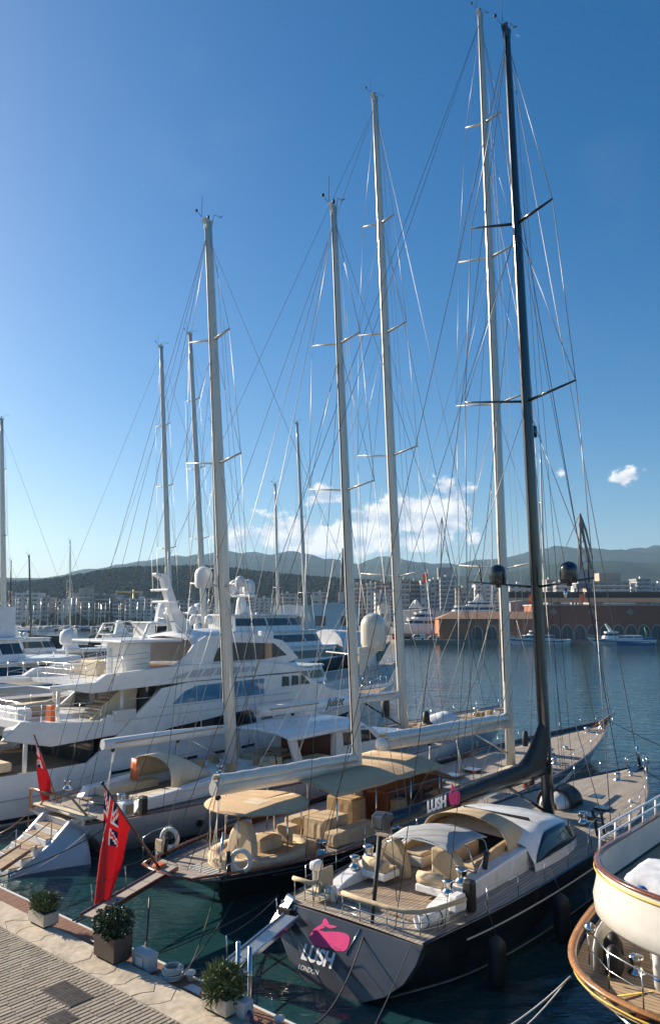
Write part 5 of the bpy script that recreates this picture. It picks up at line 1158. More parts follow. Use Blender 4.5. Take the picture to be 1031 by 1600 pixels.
# stainless ladder standing up from the water
ld = qthing('quay_ladder', 'polished steel ladder with two tall posts at the quay edge', 'ladder', -15.66, 14.98, 0)
for x in (-.22, .22): MB().tube([(x, 0, -1), (x, 0, 2.35)], .058, 12).go('post', steel, ld)
for k in range(9): cyl('rung', (-.22, 0, -.4 + k*.3), (.22, 0, -.4 + k*.3), .02, steel, ld, 8)
for x in (-.3, .3): MB().tube([(x, -.02, 1.1), (x, -.02, 1.6), (x, -.12, 1.78), (x, -.3, 1.85), (x, -.46, 1.75), (x, -.5, 1.5), (x, -.5, 1.05)], .028, 8).go('grab_hoop', steel, ld)
# flood light whose head just enters the view, bottom left
P = V3((-7.05, 16.2, 4.2)); fl_ = thing('floodlight', 'black floodlight head on a pole at the bottom left corner', 'lamp', (P.x, P.y, 1.2), -A)
MB().tube([(0, 0, 0), (0, 0, 2.75)], .06, 10).go('pole', darkmet, fl_)
o_ = MB().box(-.16, .16, -.1, .1, -.12, .12).go('lamp_head', rubber, fl_, (0, 0, 2.9), R(20), bev=.02); o_.rotation_euler.x = R(-35)
# gangways --------------------------------------------------------------
def gangway(label, a, b, w, m, side, rails=True, name='gangway', posts=2, h=.8):
    a, b = V3(a), V3(b); d = b - a; L_ = d.length; g = thing(name, label, 'gangway', a, 0, 'boarding gangways'); g.rotation_mode = 'QUATERNION'
    x = d.normalized(); y = V3((0, 0, 1)).cross(x).normalized(); z = x.cross(y); g.rotation_mode = 'XYZ'; g.rotation_euler = Matrix((x, y, z)).transposed().to_euler()
    n = max(3, int(L_/1.1))
    for i in range(n): MB().box(L_*i/n + .012, L_*(i+1)/n - .012, -w/2 + .04, w/2 - .04, 0, .045).go('walk_board', m, g, bev=.006)
    for s_ in (-1, 1): MB().box(0, L_, s_*w/2 - .03, s_*w/2 + .03, -.06, .09).go('side_beam', side, g, bev=.012)
    if rails:
        pts = []
        for i in range(posts): q = (L_*(.12 + .76*i/(posts-1)), w/2, .05); pts.append((q[0], q[1], h)); cyl('post', q, (q[0], q[1], h), .018, steel, g, 6)
        for p0, p1 in zip(pts, pts[1:]): line('hand_rope', p0, p1, g, wired, .014, .1)
    return g
def bw(u0, v0, x, y, z): return W(u0 - y, v0 + x, z)
gangway('grey wooden gangway with dark side beams, from the black ketch over the water', bw(-23.6, 18.6, -3.75, -.85, 1.35), bw(-23.6, 18.6, .3, .05, 1.72), .58, mat('grey_gangway_board', (.36, .31, .25), .7, var=.15, stretch=(2, 12, 4)), varnish, True, posts=3)
gangway('teak gangway reaching from the white ketch steps to the left edge', W(-29.8, 15.2, 1.25), W(-32.6, 18.2, .95), .75, teakx, varnl, True)
gangway('aluminium gangway with teak inlay leading to the black sloop', W(-16.6, 15.2, 1.35), W(-17.55, 18.8, 1.5), .52, mat('brushed_aluminium', (.55, .54, .51), .3, .8, var=.15, stretch=(2, 14, 4)), steel, True, posts=2, h=.7)
# passerelle arm; polished cheek plate added and tilted to mirror the sun into view
MB().tube([(-.1, 2.15, 1.28), (-.75, 2.12, 1.18)], .2, 14, rb=.09, up=(0, 0, 1)).go('passerelle_arm', varnl, lb)
PC = W(-18.15, 19.0, 1.45)
hn = (to_sun + (V3((0, 0, 11)) - PC).normalized()).normalized()
q_ = Matrix.Rotation(-BOAT, 3, 'Z') @ hn; cp_ = MB().grid(lambda a, b: ((a - .5)*.5, (b - .5)*1.15, .02*(1 - (2*b - 1)**2) + .012*(1 - (2*a - 1)**2)), 10, 10).go('sun_glint_plate', steel, lb, (-.2, 2.55, 1.45), solid=.02); cp_.rotation_euler = q_.to_track_quat('Z', 'Y').to_euler()
# mooring lines ---------------------------------------------------------
def mooring(label, a, b, sag, m=wired, r=.022, n=14):
    a, b = V3(a), V3(b); t_ = thing('mooring_line', label, 'rope', a, 0, 'mooring lines')
    pts = [a.lerp(b, i/n) - V3((0, 0, sag*4*(i/n)*(1 - i/n))) - a for i in range(n+1)]
    MB().tube(pts, r, 6).go('rope', m, t_)
mooring('dark slack rope from the sloop transom down to the quay, lower centre', W(-14.9, 19.1, 1.5), W(-13.3, 14.8, 1.1), .5)
mooring('taut dark rope hanging from the sloop starboard quarter to the bottom edge', W(-13.2, 19.1, 1.7), W(-11.2, 13.8, 1.2), .1, wired, .014)
mooring('dark rope from the sloop port quarter to the rope coil on the walkway', W(-18.2, 19.2, 1.5), W(-17.5, 14.75, 1.15), .55, wired, .024)
mooring('dark rope running low from the ketch stern to the walkway by the coil', W(-21.8, 19.4, 1.2), W(-17.7, 14.75, 1.12), .25, wired, .02)
mooring('second dark rope from the ketch stern to the walkway, beside the first', W(-21.4, 19.9, .8), W(-17.8, 14.7, 1.12), .12, wired, .018)
mooring('dark rope from the bronze planter side to the black ketch hull', W(-19.4, 14.7, 1.1), W(-20.4, 21.2, .9), .15, wired, .02)
mooring('black hose hanging from the ketch gangway beside the round bush', W(-22.4, 17.0, 1.5), W(-19.6, 14.7, 1.2), .6, rubber, .035)
mooring('dark rope from the ketch port quarter towards the low spiky shrub', W(-24.9, 19.5, 1.5), W(-23.6, 14.85, 1.05), .12)
mooring('second dark rope from the ketch port quarter to the walkway edge', W(-25.3, 20.5, 1.4), W(-23.4, 14.85, 1.05), .12)
mooring('pale rope swinging from the white ketch stern to the left edge', W(-30.9, 20.2, 1.6), W(-28.8, 14.9, 1.1), .35, ropew, .022)
mooring('thick dark rope from the white ketch quarter towards the quay at left', W(-30.6, 20.6, 1.5), W(-29.3, 14.9, 1.1), .18, wired, .026)
mooring('dark rope from the motor yacht stern slanting down to the left edge', W(-40.2, 19.6, 2.4), W(-35.5, 14.9, 1.1), .2, wired, .03)
mooring('white rope looping from the classic motor yacht towards the sloop quay', W(-9.0, 20.2, 1.7), W(-11.3, 14.6, 1.0), .55, ropew, .022)
mooring('second white rope twisted beside the first, lower right', W(-9.1, 20.3, 1.6), W(-10.9, 14.6, 1.0), .75, ropew, .018)
mooring('dark bow line of the black sloop running down into the water', W(-15.6, 45.2, 2.4), W(-13.4, 50.5, -.2), .1)
mooring('dark bow line of the black ketch slanting to the sloop bow', W(-23.6, 61.8, 2.6), W(-17.0, 63.0, -.2), .1)

# ================================================================ OTHER YACHTS BEHIND
def simple_hull(par, L_, B, zs, m, n=24, stern=.8, ob=2.0, dk=None, zst=None, name='hull'):
    h = Hull(L_, [(0, B*stern), (.2, B*.97), (.45, B), (.65, B*.86), (.82, B*.56), (.94, B*.22), (1, .05)], [(0, B*stern*.8), (.3, B*.9), (.6, B*.7), (.8, B*.35), (1, .03)], [(0, zst or zs*.85), (.4, zs*.9), (.75, zs*1.1), (1, zs*1.35)], ov_s=.4, ov_b=ob, n=n)
    h.build(par, m, name); h.transom(par, m); h.deck(par, dk or teakgrey, .05, L_*.985, .08, .05, .04, n=16); return h
def tier(par, name, x0, x1, w0, w1, z0, z1, m, rake_f=.8, rake_a=.2, nose=.5, glass=None, gz=(.3, .75), brow=0):
    """one storey of a superstructure with a rounded nose; glass = a band of separate panes round it"""
    def outline(xa, xb, w):
        pts = [(xa, -w*.92), (xa + (xb-xa)*.4, -w), (xa + (xb-xa)*.75, -w*.9)]
        for k in range(7): th = -math.pi/2 + math.pi*k/6; pts.append((xb - nose*w*(1 - math.cos(th)), w*.78*math.sin(th)))
        return pts + [(xa + (xb-xa)*.75, w*.9), (xa + (xb-xa)*.4, w), (xa, w*.92)]
    a = outline(x0, x1, w0); b = outline(x0 + rake_a, x1 - rake_f, w1)
    o = MB().loft([[(x, y, z0) for x, y in a], [(x, y, z1) for x, y in b]], sm=False).go(name, m, par, bev=.05)
    if glass:
        for i in range(len(a) - 1):
            if i == len(a) - 1: continue
            q = []
            for (p0, p1, f) in ((a[i], b[i], gz[0]), (a[i+1], b[i+1], gz[0]), (a[i+1], b[i+1], gz[1]), (a[i], b[i], gz[1])): q.append(V3((p0[0] + (p1[0]-p0[0])*f, p0[1] + (p1[1]-p0[1])*f, z0 + (z1-z0)*f)))
            nrm = (q[1] - q[0]).cross(q[3] - q[0]).normalized(); s_ = (q[1]-q[0])*.03
            pn = [q[0] + s_, q[1] - s_, q[2] - s_, q[3] + s_]
            MB().hexa([p_ - nrm*.05 for p_ in pn] + [p_ + nrm*.025 for p_ in pn]).go('window_pane', glass, o)
    if brow:
        c = outline(x0 - brow, x1 - rake_f + brow*.6, w1 + brow*.35); MB().prism(c, z1, z1 + .22).go('roof_edge', m, par, bev=.08)
    return o
# sleek dark sports yacht at the left edge
eb = boat('sports_yacht', 'sleek dark sports yacht with white roof edge, at the left edge', 'motor yacht', -53, 19.5, 'large yachts moored stern to the quay')
he = simple_hull(eb, 30, 3.4, 3.0, lightgrey, ob=4, zst=2.4); 
for sd in (-1, 1):
    he.strip(eb, glassd, 5, 26, .18, .36, sd, 'hull_window', .02)
    MB().prism([(1.0, 3.0), (4.0, 3.2), (8.0, 4.2), (11.2, 5.2), (11.0, 5.35), (7.5, 4.75), (3.5, 3.75), (1.0, 3.35)], sd*3.15, sd*3.3, 'xz').go('side_sweep', glassd, eb); MB().tube([(1.0, sd*3.32, 3.4), (3.5, sd*3.32, 3.8), (7.5, sd*3.32, 4.8), (11.1, sd*3.32, 5.38)], .05, 6).go('chrome_line', vinyl, eb)
MB().prism([(2.0, -2.7), (6, -3.3), (11.2, -3.3), (11.6, -1.8), (11.6, 1.8), (11.2, 3.3), (6, 3.3), (2.0, 2.7)], 5.3, 5.42).go('roof', darkmet, eb, bev=.03); MB().tube([(2.0, -2.7, 5.42), (6, -3.3, 5.42), (11.2, -3.3, 5.42), (11.6, -1.8, 5.42), (11.6, 1.8, 5.42), (11.2, 3.3, 5.42), (6, 3.3, 5.42)], .12, 6).go('roof_edge', white, eb)
tier(eb, 'cabin', 6.5, 16.5, 3.0, 2.5, 2.9, 5.2, lightgrey, 3.0, .1, .7, glassd, (.25, .8)); MB().box(1.0, 5.5, -2.6, 2.6, 2.5, 2.75).go('cockpit_floor', teakx, eb); covered('covered_sunbed', 1.4, 4.0, -2.2, 1.5, 2.75, 3.5, creamc, eb)
cyl('roof_post', (9.6, -3.2, 2.9), (9.6, -3.2, 5.3), .06, white, eb, 8); deck_rail(eb, [(.6, -3, 2.7), (2.5, -3.2, 2.8), (4.5, -3.3, 2.9), (7, -3.3, 3.0)], .9, steel, 3)
# big white yacht with dark window bands further left
fb = boat('motor_yacht', 'white multi-deck motor yacht with dark window bands, far left edge', 'motor yacht', -69, 20.5, 'large yachts moored stern to the quay')
hf = simple_hull(fb, 42, 4.6, 3.6, white, ob=4, zst=3.0)
for sd in (-1, 1): hf.strip(fb, glassd, 8, 34, .25, .45, sd, 'hull_window', .02)
tier(fb, 'main_deck_house', 4, 24, 4.4, 4.2, 3.2, 5.0, white, .6, .1, .5, glassd, (.3, .8)); tier(fb, 'upper_deck_house', 3.0, 19.8, 4.1, 3.7, 5.25, 6.5, white, 1.2, .1, .6, glassd, (.18, .85), 1.2)
tier(fb, 'bridge_deck', 3.0, 16.6, 3.6, 3.0, 6.72, 8.6, white, .8, .1, .6, glassd, (.35, .85), 1.0); MB().prism([(14.0, -3.9), (18, -3.9), (21.8, -1.5), (21.8, 1.5), (18, 3.9), (14, 3.9)], 6.5, 6.95).go('bridge_brow', white, fb, bev=.15)
covered('wrapped_radar_mast', 12.0, 15.2, -1.2, 1.2, 8.8, 11.6, whitecan, fb); dome(fb, (20.5, -1.0, 8.0), .75, 1.5, white); cyl('dome_post', (20.5, -1.0, 6.9), (20.5, -1.0, 8.0), .12, white, fb, 8)
# black hulled yacht with a white tent over its foredeck
gb = thing('motor_yacht', 'black hulled yacht with white superstructure and a white tent on its bow', 'motor yacht', W(-78, 62, 0), BOAT, 'large yachts moored stern to the quay')
hg = simple_hull(gb, 46, 4.8, 4.6, black, ob=6, zst=3.8)
tier(gb, 'main_deck_house', 4, 30, 4.5, 4.2, 4.0, 6.2, white, 1.0, .1, .5, glassd, (.3, .8), .8); tier(gb, 'upper_deck_house', 5, 26, 4.2, 3.8, 6.42, 8.4, white, 1.5, .1, .5, glassd, (.3, .8), .9); tier(gb, 'bridge_deck', 7, 22, 3.7, 3.3, 8.62, 10.6, white, 1.6, .1, .5, glassd, (.35, .85), .9)
MB().lathe([(0, 0), (.9, 0), (.7, 1.6), (.5, 2.6), (0, 2.6)], (11.2, 0, 10.7), 12).go('radar_pedestal', white, gb); MB().box(10.6, 11.8, -2.2, 2.2, 13.2, 13.6).go('dome_platform', white, gb, bev=.1)
for y in (-1.4, 1.4, 0): dome(gb, (11.2, y, 13.6), .85 if y else .5, 2.0 if y else 1.1, white)
def tent(a, b): x = 29 + 10*a; th = (b - .5)*math.pi; return (x, 3.4*math.sin(th)*(1 - .25*a), 4.6 + 3.9*max(0, math.cos(th))**.6*(1 - .12*a) + .12*wob(x, th, 1.2))
soft('bow_tent', whitecan, gb, tent, 16, 20, .04); MB().add([tent(0, k/20) for k in range(21)], [list(range(21))]).go('tent_end', whitecan, gb); MB().add([tent(1, k/20) for k in range(21)], [list(range(21))[::-1]]).go('tent_end', whitecan, gb)
MB().box(29.5, 35, -5.2, -3.6, 3.2, 5.6).go('hanging_tarpaulin', whitecan, gb, bev=.1); deck_rail(gb, [(36, -3.3, 5.6), (39, -2.4, 5.9), (42, -1.4, 6.0), (45, -.3, 6.2)], 1.0, vinyl, 2); deck_rail(gb, [(36, 3.3, 5.6), (39, 2.4, 5.9), (42, 1.4, 6.0), (45, .3, 6.2)], 1.0, vinyl, 2)
# smaller white bow with rail in front of it
gb2 = thing('motor_yacht', 'white bow with pipe rail between the blue-windowed yacht and the black hull', 'motor yacht', W(-63, 52, 0), BOAT, 'large yachts moored stern to the quay')
hg2 = simple_hull(gb2, 37, 3.8, 3.3, white, ob=4, zst=2.8); tier(gb2, 'main_deck_house', 2, 20, 3.4, 3.2, 3.0, 4.8, white, 1.0, .1, .5, glassd, (.3, .8), .6); tier(gb2, 'upper_deck_house', 3, 15, 3.1, 2.8, 5.0, 6.6, white, 1.4, .1, .5, glassd, (.3, .8), .6)
deck_rail(gb2, [(24, -3.0, 3.5), (27, -2.5, 3.6), (30, -1.9, 3.8), (33, -1.1, 4.0), (36, -.3, 4.2)], .9, vinyl, 2); dome(gb2, (11, 1.2, 6.8), .6, 1.3, white); dome(gb2, (11, -1.2, 6.8), .6, 1.3, white); MB().box(10, 12, -.3, .3, 6.8, 9.0).go('radar_mast', white, gb2, bev=.1)
# white wrapped yacht behind the radar mast
gw = thing('wrapped_yacht', 'motor yacht under white shrink wrap behind the sun deck', 'motor yacht', pxw(196, 958, 112) - V3((0, 0, 11)), BOAT, 'large yachts moored stern to the quay')
hw = simple_hull(gw, 26, 3.2, 2.8, white, ob=4)
def wrap(a, b): x = 2 + 17*a; th = (b - .5)*math.pi; k = math.sin(min(1, .15 + a*.8)*math.pi)**.4; return (x, 2.9*math.sin(th)*k, 2.6 + 3.4*k*max(0, math.cos(th))**.5 + .25*wob(x*.5, th*2))
soft('shrink_wrap', whitecan, gw, wrap, 24, 18, .03); tier(gw, 'deck_house', 17, 23, 2.2, 1.8, 2.8, 3.8, white, .5, .1, .5, glassd); cyl('radar_mast', (11, 0, 5.5), (11, 0, 9), .2, white, gw, 8)
# masts of sailing yachts behind
def back_sailer(label, px_b, Y, px_t, py_t, L_, r, sp, hm, mm=mastw, stays=True, group='sailing yachts moored behind'):
    base = pxw(px_b, 958, Y); base.z = 0; topw = pxw(px_t, py_t, Y)
    t_ = thing('sailing_yacht', label, 'sailboat', base - V3((SA, CA, 0))*L_*.55, BOAT, group)
    h = simple_hull(t_, L_, L_*.105, L_*.055 + .5, hm, ob=L_*.08); zt = L_*.055 + .4
    tier(t_, 'coach_roof', L_*.3, L_*.62, L_*.07, L_*.055, zt, zt + L_*.03 + .3, white, .8, .2, .6, glassd)
    loc = topw - t_.location; tl = V3((loc.x*SA + loc.y*CA, -(loc.x*CA - loc.y*SA), topw.z))
    # keep the mast plumb across the boat, raked a little aft
    b_ = V3((L_*.55, 0, zt)); top = V3((tl.x, tl.y, tl.z))
    mo_, on_, tp_ = mast(t_, b_, top, r, mm, sp, track=False, chain=(L_*.53, L_*.1, zt) if stays else None, fore=[(.98, (L_*.97, 0, zt + .3), .016, wired)] if stays else None, back=[(.98, (.5, 0, zt), .016, wired)] if stays else None, hal=2 if stays else 0, sweep=.03, shroud_r=.016, insides=stays)
    MB().tube([b_ + V3((-.2, 0, 1.3)), b_ + V3((-L_*.36, 0, 1.5))], .2, 8).go('boom', mm, t_); return t_, on_
s1, on1 = back_sailer('white-masted yacht with four sets of dark spreaders, left of the radar domes', 272.5, 88, 252, 542, 34, .26, [(.76, 1.3), (.58, 1.5), (.40, 1.7), (.20, 1.9)], white)
s2, on2 = back_sailer('white-masted yacht just left of the white ketch mizzen mast', 327, 96, 297, 522, 36, .3, [(.8, 1.4), (.6, 1.7), (.4, 1.8), (.2, 2.0)], white)
for y in (-.9, .9): dome(s2, on2(.19) + V3((-.5, y*1.6, -1.2)), .5, 1.1, white)
back_sailer('slim yacht mast between the white ketch and the black ketch mizzen', 483, 112, 464, 662, 30, .24, [(.62, 1.0), (.32, 1.2)], white)
back_sailer('short slim yacht mast with one pair of spreaders near the clouds', 438, 118, 430, 758, 26, .2, [(.45, .9)], white)
back_sailer('tall white mast at the very left edge of the view', 14, 96, 3, 655, 30, .25, [(.8, 1.2), (.55, 1.4), (.3, 1.5)], navy)
back_sailer('thin dark mast rising alone above the left shore', 54, 150, 46, 869, 26, .16, [(.4, .8)], black, mastb)
back_sailer('thin grey mast beside the wooded hill, left', 113, 165, 110, 847, 20, .12, [(.66, .9)], white)
back_sailer('short thin mast left of the dark one', 20, 160, 18, 878, 18, .1, [(.7, .6)], white, darkmet)
back_sailer('far mast with radar rungs seen just right of the black mast', 851, 380, 844, 716, 34, .55, [(.85, 1.0), (.7, 1.2), (.5, 1.4)], white, stays=False)[0].location.z = 3.2
back_sailer('far thin mast seen left of the tall ketch main mast', 769, 380, 767, 768, 26, .3, [(.6, 1.0), (.35, 1.2)], white, stays=False)[0].location.z = 3.2
back_sailer('mast tip showing beside the white ketch mizzen, above its upper spreaders', 343, 125, 332, 660, 28, .22, [(.7, 1.0), (.4, 1.2)], white)

# more yachts packed in behind the white motor yacht
def gen_yacht(label, px, Y, L_, hm, rot=0, tiers=3, B=None, domes=2):
    c_ = pxw(px, 958, Y); B = B or L_*.11; t_ = thing('motor_yacht', label, 'motor yacht', (c_.x - SA*L_*.5, Y - CA*L_*.5, 0), BOAT + rot, 'yachts packed in the inner harbour')
    zs = L_*.075 + .6; simple_hull(t_, L_, B, zs, hm, ob=L_*.1); z = zs*.9; x0, x1, w_ = L_*.12, L_*.68, B*.92
    for k in range(tiers):
        h_ = 2.1; tier(t_, ('main_deck_house', 'upper_deck_house', 'bridge_deck')[k], x0, x1, w_, w_*.93, z, z + h_, white, 1.2 + .4*k, .1, .5, glassd, (.32, .82), .6); z += h_ + .22; x0 += L_*.03; x1 -= L_*.09; w_ *= .9
    MB().prism([(x0 + 1, z), (x0 + 1.6, z + 2.6), (x0 + 2.4, z + 2.8), (x0 + 4.4, z)], -.4, .4, 'xz').go('radar_mast', white, t_, bev=.06); MB().box(x0 + 1.7, x0 + 2.0, -1.4, 1.4, z + 1.9, z + 2.05).go('radar_bar', white, t_)
    for k in range(domes): dome(t_, (x0 + 2.4 + 2*k, (-1) ** k*1.3, z), .45, 1.0, white)
    deck_rail(t_, [(L_*.72, -B*.72, zs*1.05), (L_*.8, -B*.56, zs*1.1), (L_*.88, -B*.34, zs*1.2), (L_*.96, -B*.1, zs*1.3)], .9, vinyl, 2); return t_
gen_yacht('white yacht seen under the radar domes, behind the flybridge', 318, 118, 34, white); gen_yacht('second white yacht behind, right of the mizzen mast', 366, 138, 36, white, 0, 3)
gen_yacht('white yacht left of the derrick crane, deep in the inner harbour', 432, 172, 40, white, 0, 3); gen_yacht('dark blue yacht with low house near the jetty, left', 150, 150, 22, navy, 0, 1, None, 1)
gen_yacht('small white yacht between the jetty and the wrapped yacht', 222, 165, 24, white, 0, 2, None, 1); gen_yacht('white yacht right behind the leftmost white wheelhouse', 70, 132, 26, white, 0, 2, None, 2)
kb2 = thing('sailing_yacht', 'long black hulled sailing yacht lying behind the leftmost white yacht', 'sailboat', (pxw(101, 958, 225).x, 225, 0), R(180), 'sailing yachts moored behind'); simple_hull(kb2, 40, 3.6, 5.4, black, ob=4); tier(kb2, 'coach_roof', 8, 22, 2.4, 2.0, 5.0, 6.3, white, 1, .2, .5, glassd); deck_rail(kb2, [(1, 2.6, 4.6), (4, 3.0, 4.7), (8, 3.3, 4.8), (12, 3.4, 4.9)], 1.0, steel, 2)

# ================================================================ FAR SIDE OF THE HARBOUR
def bcol(c): return mat('render_%02d%02d%02d' % tuple(int(x*99) for x in c), c, .85, var=.1, scale=.12)
winm = mat('shaded_window', (.10, .105, .12), .25, var=.4, scale=.4); balm = mat('balcony_rail_render', (.55, .53, .5), .8, var=.1, scale=.2)
bc = {'white': bcol((.56, .54, .50)), 'cream': bcol((.44, .38, .30)), 'pink': bcol((.36, .22, .17)), 'brown': bcol((.25, .19, .15)), 'grey': bcol((.30, .30, .30)), 'beige': bcol((.38, .32, .25))}
def block(label, px0, px1, yt, Y, col, style='balcony', dep=14, z0=1.3, pent=0):
    a = pxw(px0, yt, Y); b = pxw(px1, yt, Y); x0, x1, z1 = a.x, b.x, a.z; w = x1 - x0
    t_ = thing('apartment_block', label, 'building', ((x0+x1)/2, Y, z0), 0, 'buildings of the town'); h = z1 - z0
    MB().box(-w/2, w/2, 0, dep, 0, h).go('wall', bc[col], t_); MB().box(-w/2 - .25, w/2 + .25, -.3, dep + .2, h, h + .45).go('parapet', bc[col], t_)
    r3 = random.Random(label); fl_ = r3.uniform(2.9, 3.6); nf = max(2, int(h/fl_)); nc = max(2, int(w/r3.uniform(2.9, 5.2))); wf = r3.uniform(.2, .38); hf_ = r3.uniform(.34, .6); mb = MB(); mbl = MB()
    for f in range(nf):
        zf = f*h/nf + .9
        for c_ in range(nc):
            xc = -w/2 + (c_ + .5)*w/nc; ww = w/nc*wf*r3.choice((1, 1, .75))
            if r3.random() < .88: mb.box(xc - ww, xc + ww, -.06, .25, zf, zf + h/nf*hf_)
        if style == 'balcony' and f > 0:
            for c_ in range(nc):
                if style == 'balcony': xc = -w/2 + (c_ + .5)*w/nc; mbl.box(xc - w/nc*.47, xc + w/nc*.47, -1.25, -.02, f*h/nf - .1, f*h/nf + .95)
        if style == 'band' and f > 0: mbl.box(-w/2 + .2, w/2 - .2, -1.3, -.02, f*h/nf - .1, f*h/nf + 1.0)
    mb.go('windows', winm, t_, kind='stuff')
    if mbl.v: mbl.go('balconies', balm if col != 'white' else bc['white'], t_, kind='stuff')
    if pent: MB().box(-w*.25, w*.3, 2, dep - 2, h + .45, h + .45 + pent).go('penthouse', bc[col], t_)
    MB().box(-w*.1, w*.05, 4, 6, h + .45, h + 2.2).go('stair_head', bc['white'], t_)
    # side windows where the flank shows
    mb = MB()
    for f in range(nf):
        for k in range(3):
            for sx in (-1, 1): mb.box(sx*(w/2) - .08, sx*(w/2) + .08, 2 + k*4, 3.4 + k*4, f*h/nf + 1, f*h/nf + 2.4)
    mb.go('side_windows', winm, t_, kind='stuff'); return t_
BL = [('pale block of flats at the far left, under the wooded hill', 24, 62, 927, 640, 'white', 'balcony'), ('low cream building just right of the far-left pale flats', 66, 80, 934, 650, 'cream', 'band'), ('narrow pale house between the dark mast and grey mast', 84, 97, 940, 660, 'white', 'balcony'),
 ('white flats left of the thin grey mast', 98, 112, 936, 630, 'white', 'band'), ('pale flats with stepped roof right of the thin grey mast', 114, 147, 927, 650, 'beige', 'balcony', 14, 1.3, 4), ('brown block of flats left of the long white hotel', 148, 174, 931, 655, 'brown', 'balcony'), ('short dark block next to the long white hotel', 176, 194, 939, 650, 'brown', 'band'),
 ('long white hotel with rows of balconies near the left shore', 196, 246, 936, 640, 'white', 'balcony'), ('beige flats behind the radar mast of the motor yacht', 250, 268, 938, 660, 'beige', 'band'), ('grey flats right of the radar mast', 280, 312, 938, 680, 'grey', 'balcony'), ('pale flats behind the ketch mizzen mast', 330, 362, 944, 690, 'cream', 'band'),
 ('white flats right of the dome pair', 398, 428, 935, 720, 'white', 'balcony'), ('low beige flats among trees left of the derrick crane', 436, 462, 928, 740, 'beige', 'band'), ('pale house seen beside the slim mast', 488, 512, 926, 730, 'white', 'balcony'),
 ('pink tower left of the white ketch main mast', 545, 572, 914, 620, 'pink', 'balcony'), ('white narrow tower between the two pink towers', 573, 586, 912, 610, 'white', 'balcony'), ('second pink tower, right of the narrow white one', 587, 608, 910, 620, 'pink', 'balcony'), ('low white flats in front of the second pink tower', 586, 607, 927, 560, 'white', 'band'),
 ('beige tower with strong horizontal bands', 624, 640, 906, 600, 'beige', 'band'), ('greyish tower right of the banded beige one', 641, 656, 908, 610, 'brown', 'balcony'), ('bright white banded tower', 657, 671, 908, 600, 'white', 'band'), ('white tower left of the widest grey-white tower', 672, 686, 906, 605, 'white', 'balcony'), ('widest grey-white tower behind the yachts on the hard', 687, 710, 902, 620, 'grey', 'balcony'),
 ('cream low flats right of the grey-white tower', 711, 740, 919, 640, 'cream', 'band'), ('white low flats near the tall ketch mast', 742, 768, 914, 650, 'white', 'balcony'), ('white flats behind the black mast spreader', 795, 829, 913, 600, 'white', 'band'), ('small cream flats right of the black mast', 853, 866, 906, 640, 'cream', 'balcony'), ('grey flats beside the black radar dome', 867, 888, 910, 630, 'grey', 'balcony'), ('white flats right of the black radar dome', 900, 921, 910, 600, 'white', 'band'),
 ('long grey-beige block with many floors above the red warehouse', 922, 983, 909, 560, 'beige', 'band', 18, 1.3, 6), ('white flats right of the long grey-beige block', 984, 992, 912, 590, 'white', 'balcony'), ('tall grey slab near the right edge', 993, 1016, 905, 600, 'grey', 'balcony'), ('white flats at the right edge', 1017, 1050, 912, 610, 'white', 'balcony')]
for b_ in BL: block(*b_)
rg = random.Random(21)
for k in range(14):   # looser houses in the gaps, behind
    px = 30 + k*72 + rg.uniform(-14, 14); c_ = rg.choice(list(bc))
    block('small %s house in the far town, %s' % (c_, ['behind the left marina', 'above the left marina boats', 'left of the white hotel roof', 'behind the long white hotel', 'behind the motor yacht mast', 'behind the white ketch mizzen', 'among the trees by the slim mast', 'under the derrick crane', 'between the pink towers', 'behind the banded towers', 'behind the white yacht on the hard', 'left of the black mast', 'behind the black radar domes', 'behind the grey slab'][k]), px, px + rg.uniform(14, 26), 936 + rg.uniform(-8, 6) if px < 480 else 921 + rg.uniform(-8, 6), 820 + rg.uniform(-30, 60), c_, rg.choice(('band', 'balcony')))
mb = MB()
for k in range(420):
    px = rg.uniform(0, 1040); Y = rg.uniform(545, 800); r = rg.uniform(2, 4.5); lump(mb, ((px - 515.5)/1200*Y, Y, rg.uniform(1, 7)), r, r*1.2, rg, rg.choice((0, 1, 2)))
mb.go('town_trees', pine, None, kind='stuff', label='scattered dark green trees between the buildings of the town', category='trees')
# castle-like towers on the hill
for lab, px, yt in (('small tower on the ridge of the wooded hill, left one', 222, 887), ('small tower on the ridge of the wooded hill, right one', 258, 884)):
    c_ = pxw(px, yt, 1340); t_ = thing('hill_tower', lab, 'tower', (c_.x, 1340, c_.z - 22)); MB().box(-4, 4, -4, 4, 0, 21).go('wall', bc['brown'], t_); MB().box(-4.6, 4.6, -4.6, 4.6, 21, 23).go('parapet', bc['pink'], t_)
